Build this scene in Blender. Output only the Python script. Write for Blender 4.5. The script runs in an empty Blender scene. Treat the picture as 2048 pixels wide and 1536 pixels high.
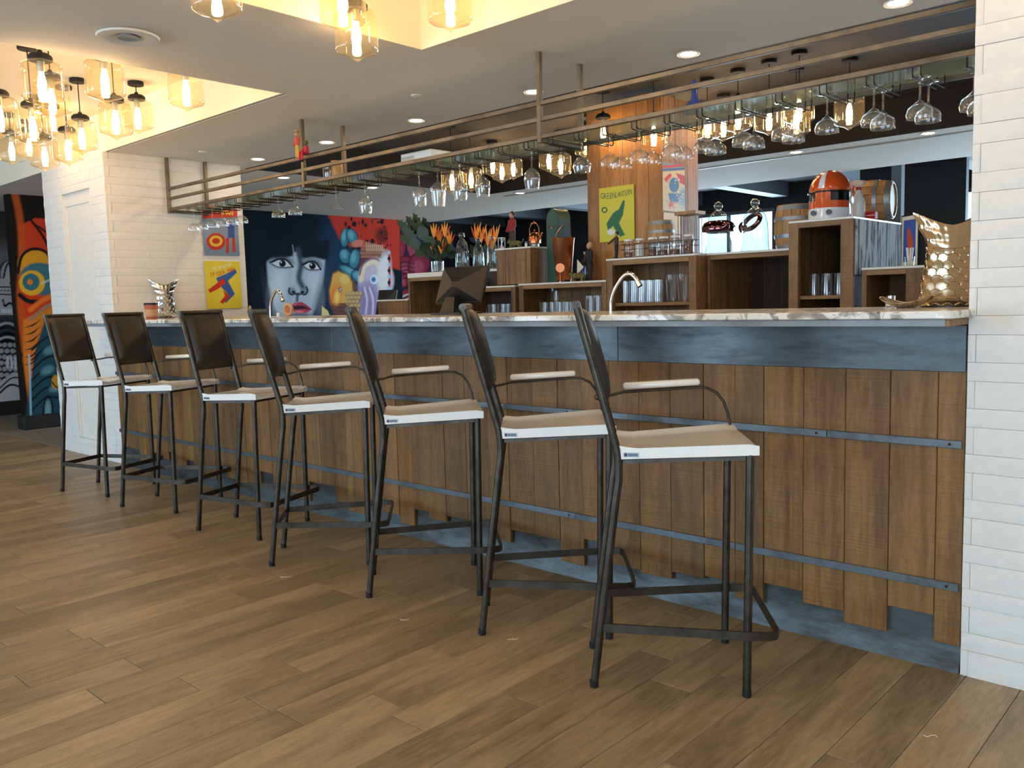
import bpy, bmesh, math, random
import numpy as np
from mathutils import Vector, Matrix
random.seed(7)
R_ = math.radians
SC = bpy.context.scene
COL = SC.collection
# ---------------------------------------------------------------- camera
FPX = 1715.348
YAW, PITCH, ROLL = R_(42.53428883), R_(-5.49852935), R_(-1.54316243)
CAM = np.array([0.0, 0.0, 1.2])
_f = np.array([-math.sin(YAW) * math.cos(PITCH), math.cos(YAW) * math.cos(PITCH), math.sin(PITCH)])
_r0 = np.array([math.cos(YAW), math.sin(YAW), 0.0])
_u0 = np.cross(_r0, _f)
_r = _r0 * math.cos(ROLL) + _u0 * math.sin(ROLL)
_u = _u0 * math.cos(ROLL) - _r0 * math.sin(ROLL)
cd = bpy.data.cameras.new('camera')
cam = bpy.data.objects.new('camera', cd)
COL.objects.link(cam)
cd.sensor_width = 36.0
cd.lens = FPX * 36.0 / 2048.0
cd.clip_start = 0.05
cam.matrix_world = Matrix(((_r[0], _u[0], -_f[0], CAM[0]), (_r[1], _u[1], -_f[1], CAM[1]), (_r[2], _u[2], -_f[2], CAM[2]), (0, 0, 0, 1)))
SC.camera = cam

def ray(x, y):
    return _f + _r * ((x - 1024) / FPX) - _u * ((y - 768) / FPX)
def on(x, y, ax, val):
    d = ray(x, y)
    return CAM + d * ((val - CAM[ax]) / d[ax])
def at_depth(x, y, dep):
    return CAM + ray(x, y) * dep
def proj_arr(P):
    v = P - CAM
    z = v @ _f
    return 1024 + FPX * (v @ _r) / z, 768 - FPX * (v @ _u) / z

# ---------------------------------------------------------------- world, lights, exposure
SC.view_settings.view_transform = 'Standard'
SC.view_settings.look = 'None'
SC.view_settings.exposure = 0.55
SC.view_settings.gamma = 1.0
SC.view_settings.use_curve_mapping = False
W = bpy.data.worlds.new('sky')
SC.world = W
W.use_nodes = True
bg = W.node_tree.nodes['Background']
bg.inputs[0].default_value = (0.50, 0.72, 1.0, 1)
bg.inputs[1].default_value = 2.2
try:
    SC.cycles.transparent_max_bounces = 32
    SC.cycles.max_bounces = 10
    SC.cycles.sample_clamp_indirect = 6.0
except Exception:
    pass

def area_light(name, loc, target, sx, sy, power, col):
    l = bpy.data.lights.new(name, 'AREA')
    l.shape = 'RECTANGLE'; l.size = sx; l.size_y = sy
    l.energy = power; l.color = col
    o = bpy.data.objects.new(name, l)
    COL.objects.link(o)
    o.location = loc
    o.rotation_euler = (Vector(target) - Vector(loc)).to_track_quat('-Z', 'Y').to_euler()
    return o
# daylight entering through the windows behind the camera
area_light('window_daylight', (1.2, -3.55, 1.35), (0.6, 3.0, 1.0), 4.4, 1.9, 105, (0.62, 0.82, 1.0))
area_light('window_daylight.001', (-6.2, -3.55, 1.35), (-6.2, 3.0, 1.0), 5.0, 1.9, 110, (0.66, 0.84, 1.0))
# daylight entering through the far windows behind the back bar
area_light('window_daylight.002', (-6.7, 12.4, 1.75), (-6.0, 6.0, 1.7), 3.0, 1.5, 260, (0.62, 0.82, 1.0))
area_light('window_daylight.003', (-1.2, 12.4, 1.75), (-2.0, 6.0, 1.7), 4.0, 1.5, 330, (0.62, 0.82, 1.0))
BULB_E = 58.0
DOWN_E = 100.0
# ---------------------------------------------------------------- materials
def s2l(c):
    return tuple(((v / 255.0) / 12.92 if v / 255.0 <= 0.04045 else ((v / 255.0 + 0.055) / 1.055) ** 2.4) for v in c)
MATS = {}
def newmat(name):
    m = bpy.data.materials.new(name)
    m.use_nodes = True
    nt = m.node_tree
    b = nt.nodes['Principled BSDF']
    MATS[name] = m
    return m, nt, b
def link(nt, a, b):
    nt.links.new(a, b)
def node(nt, t, **kw):
    n = nt.nodes.new(t)
    for k, v in kw.items():
        setattr(n, k, v)
    return n
def coords(nt, scale=(1, 1, 1), rnd=True, gen='Object'):
    tc = node(nt, 'ShaderNodeTexCoord')
    mp = node(nt, 'ShaderNodeMapping')
    mp.inputs['Scale'].default_value = scale
    if rnd:
        oi = node(nt, 'ShaderNodeObjectInfo')
        mu = node(nt, 'ShaderNodeMath', operation='MULTIPLY')
        mu.inputs[1].default_value = 37.0
        link(nt, oi.outputs['Random'], mu.inputs[0])
        ad = node(nt, 'ShaderNodeVectorMath', operation='ADD')
        link(nt, tc.outputs[gen], ad.inputs[0])
        link(nt, mu.outputs[0], ad.inputs[1])
        link(nt, ad.outputs[0], mp.inputs['Vector'])
        return mp.outputs[0], oi.outputs['Random']
    link(nt, tc.outputs[gen], mp.inputs['Vector'])
    return mp.outputs[0], None
def ramp(nt, fac, stops):
    r = node(nt, 'ShaderNodeValToRGB')
    el = r.color_ramp.elements
    while len(el) < len(stops):
        el.new(0.5)
    for e, (p, c) in zip(el, stops):
        e.position = p
        e.color = (c[0], c[1], c[2], 1)
    link(nt, fac, r.inputs[0])
    return r.outputs[0]
def noise(nt, vec, scale, detail=4, rough=0.55, dist=0.0):
    n = node(nt, 'ShaderNodeTexNoise')
    n.inputs['Scale'].default_value = scale
    n.inputs['Detail'].default_value = detail
    n.inputs['Roughness'].default_value = rough
    n.inputs['Distortion'].default_value = dist
    if vec is not None:
        link(nt, vec, n.inputs['Vector'])
    return n.outputs['Fac']
def mixc(nt, fac, a, b, mode='MIX'):
    m = node(nt, 'ShaderNodeMix', data_type='RGBA', blend_type=mode)
    for i, v in ((0, fac), (6, a), (7, b)):
        if hasattr(v, 'links'):
            link(nt, v, m.inputs[i])
        elif i == 0:
            m.inputs[0].default_value = v
        else:
            m.inputs[i].default_value = (v[0], v[1], v[2], 1)
    return m.outputs[2]
def bump(nt, b, h, strength=0.3, dist=0.01):
    bp = node(nt, 'ShaderNodeBump')
    bp.inputs['Strength'].default_value = strength
    bp.inputs['Distance'].default_value = dist
    link(nt, h, bp.inputs['Height'])
    link(nt, bp.outputs[0], b.inputs['Normal'])
def plain(name, col, rough=0.5, metal=0.0, var=0.0, vscale=20, bumpn=0.0, coat=0.0, emis=None, es=0.0, srgb=True):
    m, nt, b = newmat(name)
    c = s2l(col) if srgb else col
    b.inputs['Roughness'].default_value = rough
    b.inputs['Metallic'].default_value = metal
    b.inputs['Base Color'].default_value = (*c, 1)
    if coat:
        b.inputs['Coat Weight'].default_value = coat
        b.inputs['Coat Roughness'].default_value = 0.08
    if var or bumpn:
        v, _ = coords(nt)
        f = noise(nt, v, vscale)
        if var:
            col1 = tuple(x * (1 - var) for x in c); col2 = tuple(min(1, x * (1 + var)) for x in c)
            link(nt, ramp(nt, f, [(0.3, col1), (0.7, col2)]), b.inputs['Base Color'])
        if bumpn:
            bump(nt, b, f, bumpn, 0.01)
    if emis:
        b.inputs['Emission Color'].default_value = (*emis, 1)
        b.inputs['Emission Strength'].default_value = es
    return m
def wood(name, dark, light, axis='z', scale=1.0, rough=0.6, ring=0.35, saw=0.0, tone=0.35, spot=True):
    m, nt, b = newmat(name)
    sc = {'x': (1.2, 9, 9), 'y': (9, 1.2, 9), 'z': (9, 9, 1.2)}[axis]
    sc = tuple(s * scale for s in sc)
    v, rn = coords(nt, sc)
    f1 = noise(nt, v, 1.6, 6, 0.6, 0.8)
    f2 = noise(nt, v, 9.0, 5, 0.7, 0.2)
    wv = node(nt, 'ShaderNodeTexWave', wave_type='RINGS')
    wv.inputs['Scale'].default_value = 0.9
    wv.inputs['Distortion'].default_value = 6.0
    wv.inputs['Detail'].default_value = 3.0
    link(nt, v, wv.inputs['Vector'])
    dk, lt = s2l(dark), s2l(light)
    base = ramp(nt, f1, [(0.25, dk), (0.75, lt)])
    g = mixc(nt, ring, base, ramp(nt, wv.outputs['Fac'], [(0.2, tuple(x * 0.75 for x in dk)), (0.9, lt)]))
    g2 = mixc(nt, 0.35, g, ramp(nt, f2, [(0.3, tuple(x * 0.6 for x in dk)), (0.6, lt)]))
    # plank to plank tone
    tn = ramp(nt, rn, [(0.0, (1 - tone, 1 - tone, 1 - tone)), (0.5, (1, 1, 1)), (1.0, (1 + tone * .5, 1 + tone * .42, 1 + tone * .3))])
    g3 = mixc(nt, 1.0, g2, tn, 'MULTIPLY')
    link(nt, g3, b.inputs['Base Color'])
    b.inputs['Roughness'].default_value = rough
    h = f2
    if saw:
        s3 = {'x': (170, 1.5, 1.5), 'y': (1.5, 170, 1.5), 'z': (1.5, 1.5, 170)}[axis]
        v2, _ = coords(nt, s3)
        f3 = noise(nt, v2, 1.0, 2, 0.5)
        g4 = mixc(nt, saw, g3, ramp(nt, f3, [(0.35, (0.55, 0.5, 0.45)), (0.62, (1.15, 1.15, 1.12))]), 'MULTIPLY')
        v4, _ = coords(nt, {'x': (.5, 16, 16), 'y': (16, .5, 16), 'z': (16, 16, .5)}[axis])
        f4 = noise(nt, v4, 1.0, 5, 0.6, 0.3)
        g4 = mixc(nt, 0.55, g4, ramp(nt, f4, [(0.34, (0.42, 0.34, 0.26)), (0.52, (1.0, 1.0, 1.0))]), 'MULTIPLY')
        link(nt, g4, b.inputs['Base Color'])
        h = f3
    bump(nt, b, h, 0.25, 0.004)
    return m
def metal_worn(name, base, dirt, rough=0.35, metal=0.9, scale=6, stretch=(1, 1, 1), amount=0.5, bumps=0.1):
    m, nt, b = newmat(name)
    v, _ = coords(nt, stretch)
    f = noise(nt, v, scale, 7, 0.65)
    f2 = noise(nt, v, scale * 6, 4, 0.6)
    c = ramp(nt, f, [(amount - 0.18, s2l(dirt)), (amount + 0.12, s2l(base))])
    c2 = mixc(nt, 0.25, c, ramp(nt, f2, [(0.35, tuple(x * 0.55 for x in s2l(base))), (0.7, s2l(base))]))
    link(nt, c2, b.inputs['Base Color'])
    rr = node(nt, 'ShaderNodeMapRange')
    rr.inputs[3].default_value = rough + 0.2
    rr.inputs[4].default_value = rough - 0.05
    link(nt, f, rr.inputs[0])
    link(nt, rr.outputs[0], b.inputs['Roughness'])
    b.inputs['Metallic'].default_value = metal
    if bumps:
        bump(nt, b, f2, bumps, 0.003)
    return m
def thin_glass(name, tint, refl=1.0, rough=0.02, haze=0.0):
    """thin sheet glass: tinted straight-through light plus a Fresnel mirror"""
    m = bpy.data.materials.new(name)
    m.use_nodes = True
    nt = m.node_tree
    nt.nodes.clear()
    out = node(nt, 'ShaderNodeOutputMaterial')
    tr = node(nt, 'ShaderNodeBsdfTransparent')
    tr.inputs[0].default_value = (*tint, 1)
    gl = node(nt, 'ShaderNodeBsdfGlossy')
    gl.inputs['Roughness'].default_value = rough
    gl.inputs[0].default_value = (1, 1, 1, 1)
    fr = node(nt, 'ShaderNodeLayerWeight')
    fr.inputs[0].default_value = 0.5
    pw = node(nt, 'ShaderNodeMath', operation='POWER')
    pw.inputs[1].default_value = 3.2
    link(nt, fr.outputs['Facing'], pw.inputs[0])
    mu = node(nt, 'ShaderNodeMath', operation='MULTIPLY_ADD', use_clamp=True)
    mu.inputs[1].default_value = 0.75 * refl
    mu.inputs[2].default_value = 0.05 * refl
    link(nt, pw.outputs[0], mu.inputs[0])
    mx = node(nt, 'ShaderNodeMixShader')
    link(nt, mu.outputs[0], mx.inputs[0]); link(nt, tr.outputs[0], mx.inputs[1]); link(nt, gl.outputs[0], mx.inputs[2])
    last = mx.outputs[0]
    if haze:
        df = node(nt, 'ShaderNodeBsdfDiffuse')
        df.inputs[0].default_value = (*tint, 1)
        m2 = node(nt, 'ShaderNodeMixShader')
        m2.inputs[0].default_value = haze
        link(nt, last, m2.inputs[1]); link(nt, df.outputs[0], m2.inputs[2])
        last = m2.outputs[0]
    link(nt, last, out.inputs[0])
    MATS[name] = m
    return m
def emit(name, col, strength):
    m = bpy.data.materials.new(name)
    m.use_nodes = True
    nt = m.node_tree
    nt.nodes.clear()
    out = node(nt, 'ShaderNodeOutputMaterial')
    e = node(nt, 'ShaderNodeEmission')
    e.inputs[0].default_value = (*col, 1)
    e.inputs[1].default_value = strength
    link(nt, e.outputs[0], out.inputs[0])
    MATS[name] = m
    return m
def painted(name, rough=0.55):
    m, nt, b = newmat(name)
    a = node(nt, 'ShaderNodeVertexColor', layer_name='paint')
    link(nt, a.outputs['Color'], b.inputs['Base Color'])
    b.inputs['Roughness'].default_value = rough
    b.inputs['Specular IOR Level'].default_value = 0.15
    return m
plain('white_brick', (226, 222, 214), 0.75, bumpn=0.35, vscale=30, var=0.03)
plain('white_plaster', (228, 222, 210), 0.7, bumpn=0.25, vscale=18, var=0.03)
plain('joint', (214, 211, 204), 0.9)
plain('ceiling_paint', (222, 214, 202), 0.85, var=0.02, vscale=2)
plain('cove_paint', (240, 228, 205), 0.8)
plain('recess_paint', (64, 58, 52), 0.8)
plain('black_paint', (24, 21, 18), 0.75)
plain('far_dark', (30, 31, 33), 0.8)
plain('beam_grey', (74, 80, 84), 0.8)
plain('carpet_mat', (132, 120, 102), 0.95, var=0.15, vscale=60, bumpn=0.3)
plain('subfloor', (36, 28, 20), 0.9)
wood('floor_oak', (116, 97, 70), (176, 152, 116), 'y', 1.0, 0.42, 0.5, tone=0.2)
wood('pine', (92, 62, 28), (156, 114, 62), 'z', 1.0, 0.55, 0.3, saw=0.2, tone=0.3)
wood('shelf_pine', (92, 64, 36), (160, 120, 76), 'z', 1.1, 0.6, 0.3, saw=0.3, tone=0.3)
wood('shelf_pine_x', (104, 74, 42), (170, 128, 82), 'x', 1.1, 0.6, 0.3, tone=0.2)
wood('column_pine', (134, 88, 42), (196, 140, 78), 'z', 0.9, 0.55, 0.4, tone=0.25)
wood('dark_pine', (42, 28, 18), (84, 60, 38), 'z', 1.1, 0.7, 0.3, tone=0.3)
wood('barrel_oak', (150, 106, 60), (202, 156, 100), 'z', 1.0, 0.55, 0.25, tone=0.15)
metal_worn('zinc_band', (104, 112, 116), (54, 56, 56), 0.34, 0.75, 4, (1, 1, 5), 0.42, 0.08)
metal_worn('zinc_strip', (120, 130, 136), (66, 62, 58), 0.36, 0.75, 8, (1, 1, 1), 0.42, 0.08)
metal_worn('zinc_kick', (96, 104, 106), (52, 42, 32), 0.40, 0.7, 5, (1, 1, 4), 0.46, 0.1)
metal_worn('rack_steel', (128, 114, 94), (76, 62, 48), 0.42, 0.7, 5, (1, 1, 1), 0.45, 0.05)
metal_worn('stool_steel', (84, 78, 70), (44, 38, 32), 0.32, 0.85, 14, (1, 1, 1), 0.45, 0.06)
plain('black_rubber', (18, 17, 16), 0.7)
plain('wire_dark', (46, 36, 28), 0.45, 0.7)
plain('enamel', (240, 236, 228), 0.16, coat=0.6)
plain('vinyl', (44, 38, 30), 0.42, bumpn=0.08, vscale=120)
plain('steel_chrome', (225, 225, 228), 0.10, 1.0)
plain('copper', (214, 134, 86), 0.22, 1.0)
plain('copper_satin', (206, 128, 88), 0.36, 1.0)
plain('gold_bronze', (204, 182, 150), 0.22, 1.0)
plain('silver_hammered', (206, 204, 200), 0.16, 1.0)
plain('slab_white', (226, 220, 208), 0.35)
plain('grey_trim', (150, 152, 152), 0.5, 0.0, var=0.12, vscale=14)
plain('black_plastic', (26, 25, 24), 0.38)
plain('white_plastic', (232, 228, 220), 0.4)
plain('red_plastic', (186, 24, 26), 0.35)
plain('orange_gloss', (214, 84, 34), 0.16, coat=0.7)
plain('white_gloss', (228, 230, 232), 0.2, coat=0.5)
plain('dark_visor', (14, 13, 13), 0.12, coat=0.6)
plain('green_enamel', (58, 92, 80), 0.35, coat=0.3)
plain('blue_grey_enamel', (70, 104, 128), 0.35, coat=0.3)
plain('terracotta', (172, 92, 62), 0.7)
plain('kraft', (190, 150, 108), 0.8)
plain('leaf_green', (38, 66, 28), 0.5, var=0.3, vscale=10)
plain('leaf_dark', (26, 52, 24), 0.5, var=0.3, vscale=10)
plain('flower_orange', (236, 150, 40), 0.6)
plain('flower_red', (190, 60, 40), 0.6)
plain('moss', (104, 96, 52), 0.9, var=0.4, vscale=40, bumpn=0.6)
plain('napkin', (236, 226, 208), 0.9)
plain('blue_glaze', (60, 74, 150), 0.25, coat=0.4)
plain('cloth_red', (150, 42, 40), 0.75)
plain('cloth_crimson', (190, 30, 50), 0.6)
plain('cloth_brown', (70, 54, 42), 0.8)
plain('cloth_yellow', (206, 164, 60), 0.7)
plain('cloth_dark', (40, 34, 36), 0.8)
plain('skin', (196, 150, 120), 0.6)
plain('hair', (70, 50, 36), 0.7)
plain('sand_pink', (222, 120, 130), 0.8)
plain('grain_brown', (110, 66, 40), 0.9, var=0.3, vscale=80)
plain('grain_white', (226, 222, 214), 0.9)
plain('galv', (150, 156, 160), 0.4, 0.6)
plain('frame_black', (18, 18, 18), 0.4)
plain('paper_cream', (226, 220, 196), 0.8)
plain('paper_blue', (58, 92, 168), 0.7)
plain('paper_orange', (200, 84, 56), 0.7)
plain('sign_yellow', (222, 208, 70), 0.4)
plain('sign_green', (60, 110, 80), 0.5)
plain('print_green', (78, 112, 64), 0.5)
plain('print_red', (206, 52, 44), 0.5)
plain('print_yellow', (238, 214, 70), 0.5)
plain('print_white', (232, 232, 226), 0.5)
plain('print_ink', (40, 52, 74), 0.5)
plain('plastic_cream', (226, 206, 172), 0.45)
thin_glass('pendant_glass', (0.965, 0.89, 0.74), 1.1, 0.04, 0.02)
thin_glass('clear_glass', (0.97, 0.975, 0.975), 1.2, 0.03, 0.012)
thin_glass('aqua_glass', (0.86, 0.95, 0.96), 1.5, 0.03, 0.02)
thin_glass('shelf_glass', (0.74, 0.82, 0.72), 0.9, 0.05, 0.22)
thin_glass('window_glass', (0.92, 0.97, 1.0), 1.0, 0.02)
emit('bulb_glow', (1.0, 0.70, 0.40), BULB_E)
emit('downlight_glow', (1.0, 0.80, 0.58), DOWN_E)
painted('mural_paint', 0.9); painted('sign_print', 0.35)
plain('mirror_dark', (120, 80, 84), 0.06, 1.0)
# marble
m, nt, b = newmat('marble')
v, _ = coords(nt, (1, 1, 1), False)
f1 = noise(nt, v, 7, 8, 0.68, 2.2)
f2 = noise(nt, v, 26, 6, 0.7, 0.8)
c = ramp(nt, f1, [(0.38, s2l((44, 36, 36))), (0.45, s2l((150, 138, 130))), (0.50, s2l((236, 234, 228))), (0.75, s2l((226, 220, 208)))])
c = mixc(nt, 0.35, c, ramp(nt, f2, [(0.32, s2l((60, 48, 46))), (0.45, s2l((230, 224, 212)))]))
link(nt, c, b.inputs['Base Color'])
b.inputs['Roughness'].default_value = 0.18
# whitewashed weathered boards
m, nt, b = newmat('whitewash')
v, _ = coords(nt, (3, 14, 1.4))
f1 = noise(nt, v, 3.0, 8, 0.7)
v2, _ = coords(nt, (1, 22, 3))
f2 = noise(nt, v2, 1.0, 2, 0.5)
mm = node(nt, 'ShaderNodeMath', operation='ADD'); link(nt, f1, mm.inputs[0]); link(nt, f2, mm.inputs[1])
link(nt, ramp(nt, mm.outputs[0], [(0.92, s2l((62, 46, 36))), (1.08, s2l((186, 192, 196)))]), b.inputs['Base Color'])
for e_ in (): pass
b.inputs['Roughness'].default_value = 0.8
# ---------------------------------------------------------------- geometry helpers
class MB:
    def __init__(s):
        s.v = []; s.f = []
    def add(s, v, f, M=None):
        o = len(s.v)
        if M is not None:
            v = [tuple(M @ Vector(p)) for p in v]
        s.v += [tuple(p) for p in v]
        s.f += [tuple(i + o for i in q) for q in f]
        return s
    def box(s, x0, x1, y0, y1, z0, z1, c=0.0, M=None):
        if c <= 0:
            v = [(x, y, z) for x in (x0, x1) for y in (y0, y1) for z in (z0, z1)]
            f = [(0, 1, 3, 2), (4, 6, 7, 5), (0, 4, 5, 1), (2, 3, 7, 6), (0, 2, 6, 4), (1, 5, 7, 3)]
            return s.add(v, f, M)
        lo = (x0, y0, z0); hi = (x1, y1, z1)
        idx = {}; v = []; f = []
        for sx in (0, 1):
            for sy in (0, 1):
                for sz in (0, 1):
                    for a in range(3):
                        sg = (sx, sy, sz)
                        p = [0, 0, 0]
                        for k in range(3):
                            q = hi[k] if sg[k] else lo[k]
                            if k != a:
                                q += -c if sg[k] else c
                            p[k] = q
                        idx[(sg, a)] = len(v); v.append(tuple(p))
        for a in range(3):
            b_, c_ = [k for k in range(3) if k != a]
            for sg in (0, 1):
                q = []
                for sb, sc in ((0, 0), (1, 0), (1, 1), (0, 1)):
                    t = [0, 0, 0]; t[a] = sg; t[b_] = sb; t[c_] = sc
                    q.append(idx[(tuple(t), a)])
                f.append(q)
            for sb in (0, 1):
                for sc in (0, 1):
                    t0 = [0, 0, 0]; t0[b_] = sb; t0[c_] = sc; t1 = list(t0); t1[a] = 1
                    f.append((idx[(tuple(t0), b_)], idx[(tuple(t1), b_)], idx[(tuple(t1), c_)], idx[(tuple(t0), c_)]))
        for sx in (0, 1):
            for sy in (0, 1):
                for sz in (0, 1):
                    f.append([idx[((sx, sy, sz), a)] for a in range(3)])
        return s.add(v, f, M)
    def lathe(s, prof, seg=20, M=None, cap=True):
        v = []; f = []; n = len(prof)
        for k in range(seg):
            a = 2 * math.pi * k / seg
            for r, z in prof:
                v.append((r * math.cos(a), r * math.sin(a), z))
        for k in range(seg):
            k2 = (k + 1) % seg
            for i in range(n - 1):
                f.append((k * n + i, k2 * n + i, k2 * n + i + 1, k * n + i + 1))
        if cap:
            if prof[0][0] > 1e-6: f.append([k * n for k in range(seg)][::-1])
            if prof[-1][0] > 1e-6: f.append([k * n + n - 1 for k in range(seg)])
        return s.add(v, f, M)
    def cyl(s, r, z0, z1, seg=16, M=None, r2=None):
        return s.lathe([(r, z0), (r if r2 is None else r2, z1)], seg, M)
    def sphere(s, r, M=None, seg=14, rings=8, sz=1.0):
        pr = [(r * math.sin(math.pi * i / rings), -r * sz * math.cos(math.pi * i / rings)) for i in range(rings + 1)]
        pr[0] = (1e-5, pr[0][1]); pr[-1] = (1e-5, pr[-1][1])
        return s.lathe(pr, seg, M, False)
    def tube(s, pts, r, seg=8, M=None, rads=None, flat=None):
        pts = [Vector(p) for p in pts]
        n = len(pts); v = []; f = []
        t0 = (pts[1] - pts[0]).normalized()
        up = Vector((0, 0, 1)) if abs(t0.z) < 0.9 else Vector((1, 0, 0))
        nrm = (up - t0 * up.dot(t0)).normalized()
        for i in range(n):
            if i == 0: t = t0
            elif i == n - 1: t = (pts[-1] - pts[-2]).normalized()
            else: t = ((pts[i + 1] - pts[i]).normalized() + (pts[i] - pts[i - 1]).normalized()).normalized()
            nrm = (nrm - t * nrm.dot(t)).normalized()
            bn = t.cross(nrm)
            rr = rads[i] if rads else r
            for k in range(seg):
                a = 2 * math.pi * (k + 0.5) / seg
                ca, sa = math.cos(a), math.sin(a)
                if flat:
                    ca *= flat[0]; sa *= flat[1]
                p = pts[i] + nrm * (rr * ca) + bn * (rr * sa)
                v.append(tuple(p))
        for i in range(n - 1):
            for k in range(seg):
                k2 = (k + 1) % seg
                f.append((i * seg + k, i * seg + k2, (i + 1) * seg + k2, (i + 1) * seg + k))
        f.append(list(range(seg))[::-1]); f.append([(n - 1) * seg + k for k in range(seg)])
        return s.add(v, f, M)
    def prism(s, poly, z0, z1, M=None):
        n = len(poly)
        v = [(x, y, z0) for x, y in poly] + [(x, y, z1) for x, y in poly]
        f = [list(range(n))[::-1], [n + i for i in range(n)]] + [(i, (i + 1) % n, n + (i + 1) % n, n + i) for i in range(n)]
        return s.add(v, f, M)
    def mesh(s, name, sharp=35):
        me = bpy.data.meshes.new(name)
        me.from_pydata(s.v, [], s.f)
        bm = bmesh.new(); bm.from_mesh(me)
        bmesh.ops.recalc_face_normals(bm, faces=bm.faces)
        bm.to_mesh(me); bm.free()
        if sharp:
            me.polygons.foreach_set('use_smooth', [True] * len(me.polygons))
            me.set_sharp_from_angle(angle=R_(sharp))
        return me
    def build(s, name, mat, parent=None, sharp=35, loc=None):
        me = s.mesh(name, sharp)
        return put(name, me, mat, parent, loc)
def put(name, me, mat, parent=None, loc=None, rot=None, scale=None):
    if not me.materials:
        me.materials.append(MATS[mat])
    o = bpy.data.objects.new(name, me)
    COL.objects.link(o)
    if parent is not None: o.parent = parent
    if loc is not None: o.location = loc
    if rot is not None: o.rotation_euler = rot
    if scale is not None: o.scale = scale
    return o
def T(x=0, y=0, z=0, rx=0, ry=0, rz=0):
    return Matrix.Translation((x, y, z)) @ Matrix.Rotation(rz, 4, 'Z') @ Matrix.Rotation(ry, 4, 'Y') @ Matrix.Rotation(rx, 4, 'X')
def tag(o, label=None, cat=None, group=None, kind=None):
    if label: o['label'] = label
    if cat: o['category'] = cat
    if group: o['group'] = group
    if kind: o['kind'] = kind
    return o
def thing(name, label, cat, loc=(0, 0, 0), rz=0.0, group=None):
    o = bpy.data.objects.new(name, None)
    o.empty_display_size = 0.05
    COL.objects.link(o)
    o.location = tuple(loc); o.rotation_euler = (0, 0, rz)
    return tag(o, label, cat, group)
def struct(o):
    o['kind'] = 'structure'
    return o
def children(o):
    return [c for c in COL.objects if c.parent == o]
def copy_tree(o, kids, loc=None, rz=None, label=None, group=None):
    """kids: [(child, [grandchildren])]"""
    r = o.copy(); COL.objects.link(r)
    if loc is not None: r.location = tuple(loc)
    if rz is not None: r.rotation_euler = (0, 0, rz)
    if label: r['label'] = label
    if group: r['group'] = group
    for ch, gs in kids:
        c = ch.copy(); COL.objects.link(c); c.parent = r
        for g in gs:
            d = g.copy(); COL.objects.link(d); d.parent = c
    return r
def kids_of(o):
    allo = list(COL.objects)
    return [(c, [g for g in allo if g.parent == c]) for c in allo if c.parent == o]
# ================================================================ STRUCTURE
def sbox(name, mat, x0, x1, y0, y1, z0, z1, c=0.0, parent=None):
    o = MB().box(x0, x1, y0, y1, z0, z1, c).build(name, mat, parent, sharp=30 if c else 0)
    if parent is None: struct(o)
    return o
ZS, ZC = 2.425, 2.715
YB = 2.842          # face of the bar front
XL, XR = -6.80, -0.73
# ---- floor with loose laid oak planks
floor = sbox('floor', 'subfloor', -14, 4, -3.6, 14, -0.12, -0.008)
PLW = 0.150
pl_mesh = {}
def plank_mesh(L):
    k = round(L, 2)
    if k not in pl_mesh:
        pl_mesh[k] = MB().box(-PLW / 2 + .0008, PLW / 2 - .0008, .0009, k - .0009, -0.008, 0, 0.0012).mesh('floor_plank', 0)
        pl_mesh[k].materials.append(MATS['floor_oak'])
    return pl_mesh[k]
rest = MB()
nfl = 0
def in_view(P, m=60):
    P = np.array(P); v = P - CAM
    z = v @ _f
    if np.all(z < 0.15): return False
    z = np.maximum(z, 0.15)
    x = 1024 + FPX * (v @ _r) / z; y = 768 - FPX * (v @ _u) / z
    return not (x.max() < -m or x.min() > 2048 + m or y.max() < -m or y.min() > 1536 + m)
rp = random.Random(3)
for i in range(-23, 92):
    xc = -0.863 - PLW * i + PLW / 2
    y = -3.6 - rp.random() * 1.0
    while y < 2.872:
        L = rp.choice((0.6, 0.9, 1.2, 1.2, 1.2))
        y1 = min(y + L, 2.872)
        y0 = max(y, -3.6)
        if y1 - y0 > 0.02:
            vis = xc < -0.4 or y1 < 2.9
            cor = [(xc + a, b_, 0) for a in (-PLW / 2, PLW / 2) for b_ in np.linspace(y0, y1, 4)]
            if in_view(cor, 10) and xc > -10.4:
                put('plank', plank_mesh(round(y1 - y0, 2)), 'floor_oak', floor, (xc, y0, 0)); nfl += 1
            else:
                rest.box(xc - PLW / 2 + .0008, xc + PLW / 2 - .0008, y0 + .0009, y1 - .0009, -0.008, 0)
        y += L
tag(rest.build('distant_planks', 'floor_oak', floor, 0), kind='stuff')
sbox('carpet', 'carpet_mat', -14, -8.06, 2.876, 14, -0.008, 0.004, parent=floor)
sbox('back_floor', 'carpet_mat', -8.06, 4, 2.9, 14, -0.008, 0.0, parent=floor)
# ---- ceilings: main slab, dropped soffits leaving three coves
sbox('ceiling', 'cove_paint', -14, 4, -3.6, 2.95, ZC, ZC + .1)
sbox('ceiling.001', 'recess_paint', -6.9, 4, 4.12, 7.2, ZC, ZC + .1)
sbox('ceiling.002', 'ceiling_paint', -8.2, 4, 2.905, 4.12, ZS, ZC)        # over the bar
sbox('ceiling.003', 'ceiling_paint', -4.36, -3.2, -3.6, 2.905, ZS, ZC)    # beam between the coves
sbox('ceiling.004', 'ceiling_paint', -14, -6.9, 2.88, 8.89, ZS + .0005, ZC)
sbox('ceiling.005', 'ceiling_paint', -6.9, 4, 7.2, 8.89, ZS, ZC)
sbox('ceiling.006', 'ceiling_paint', -14, 4, -3.6, -1.6, ZS, ZC)
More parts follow.
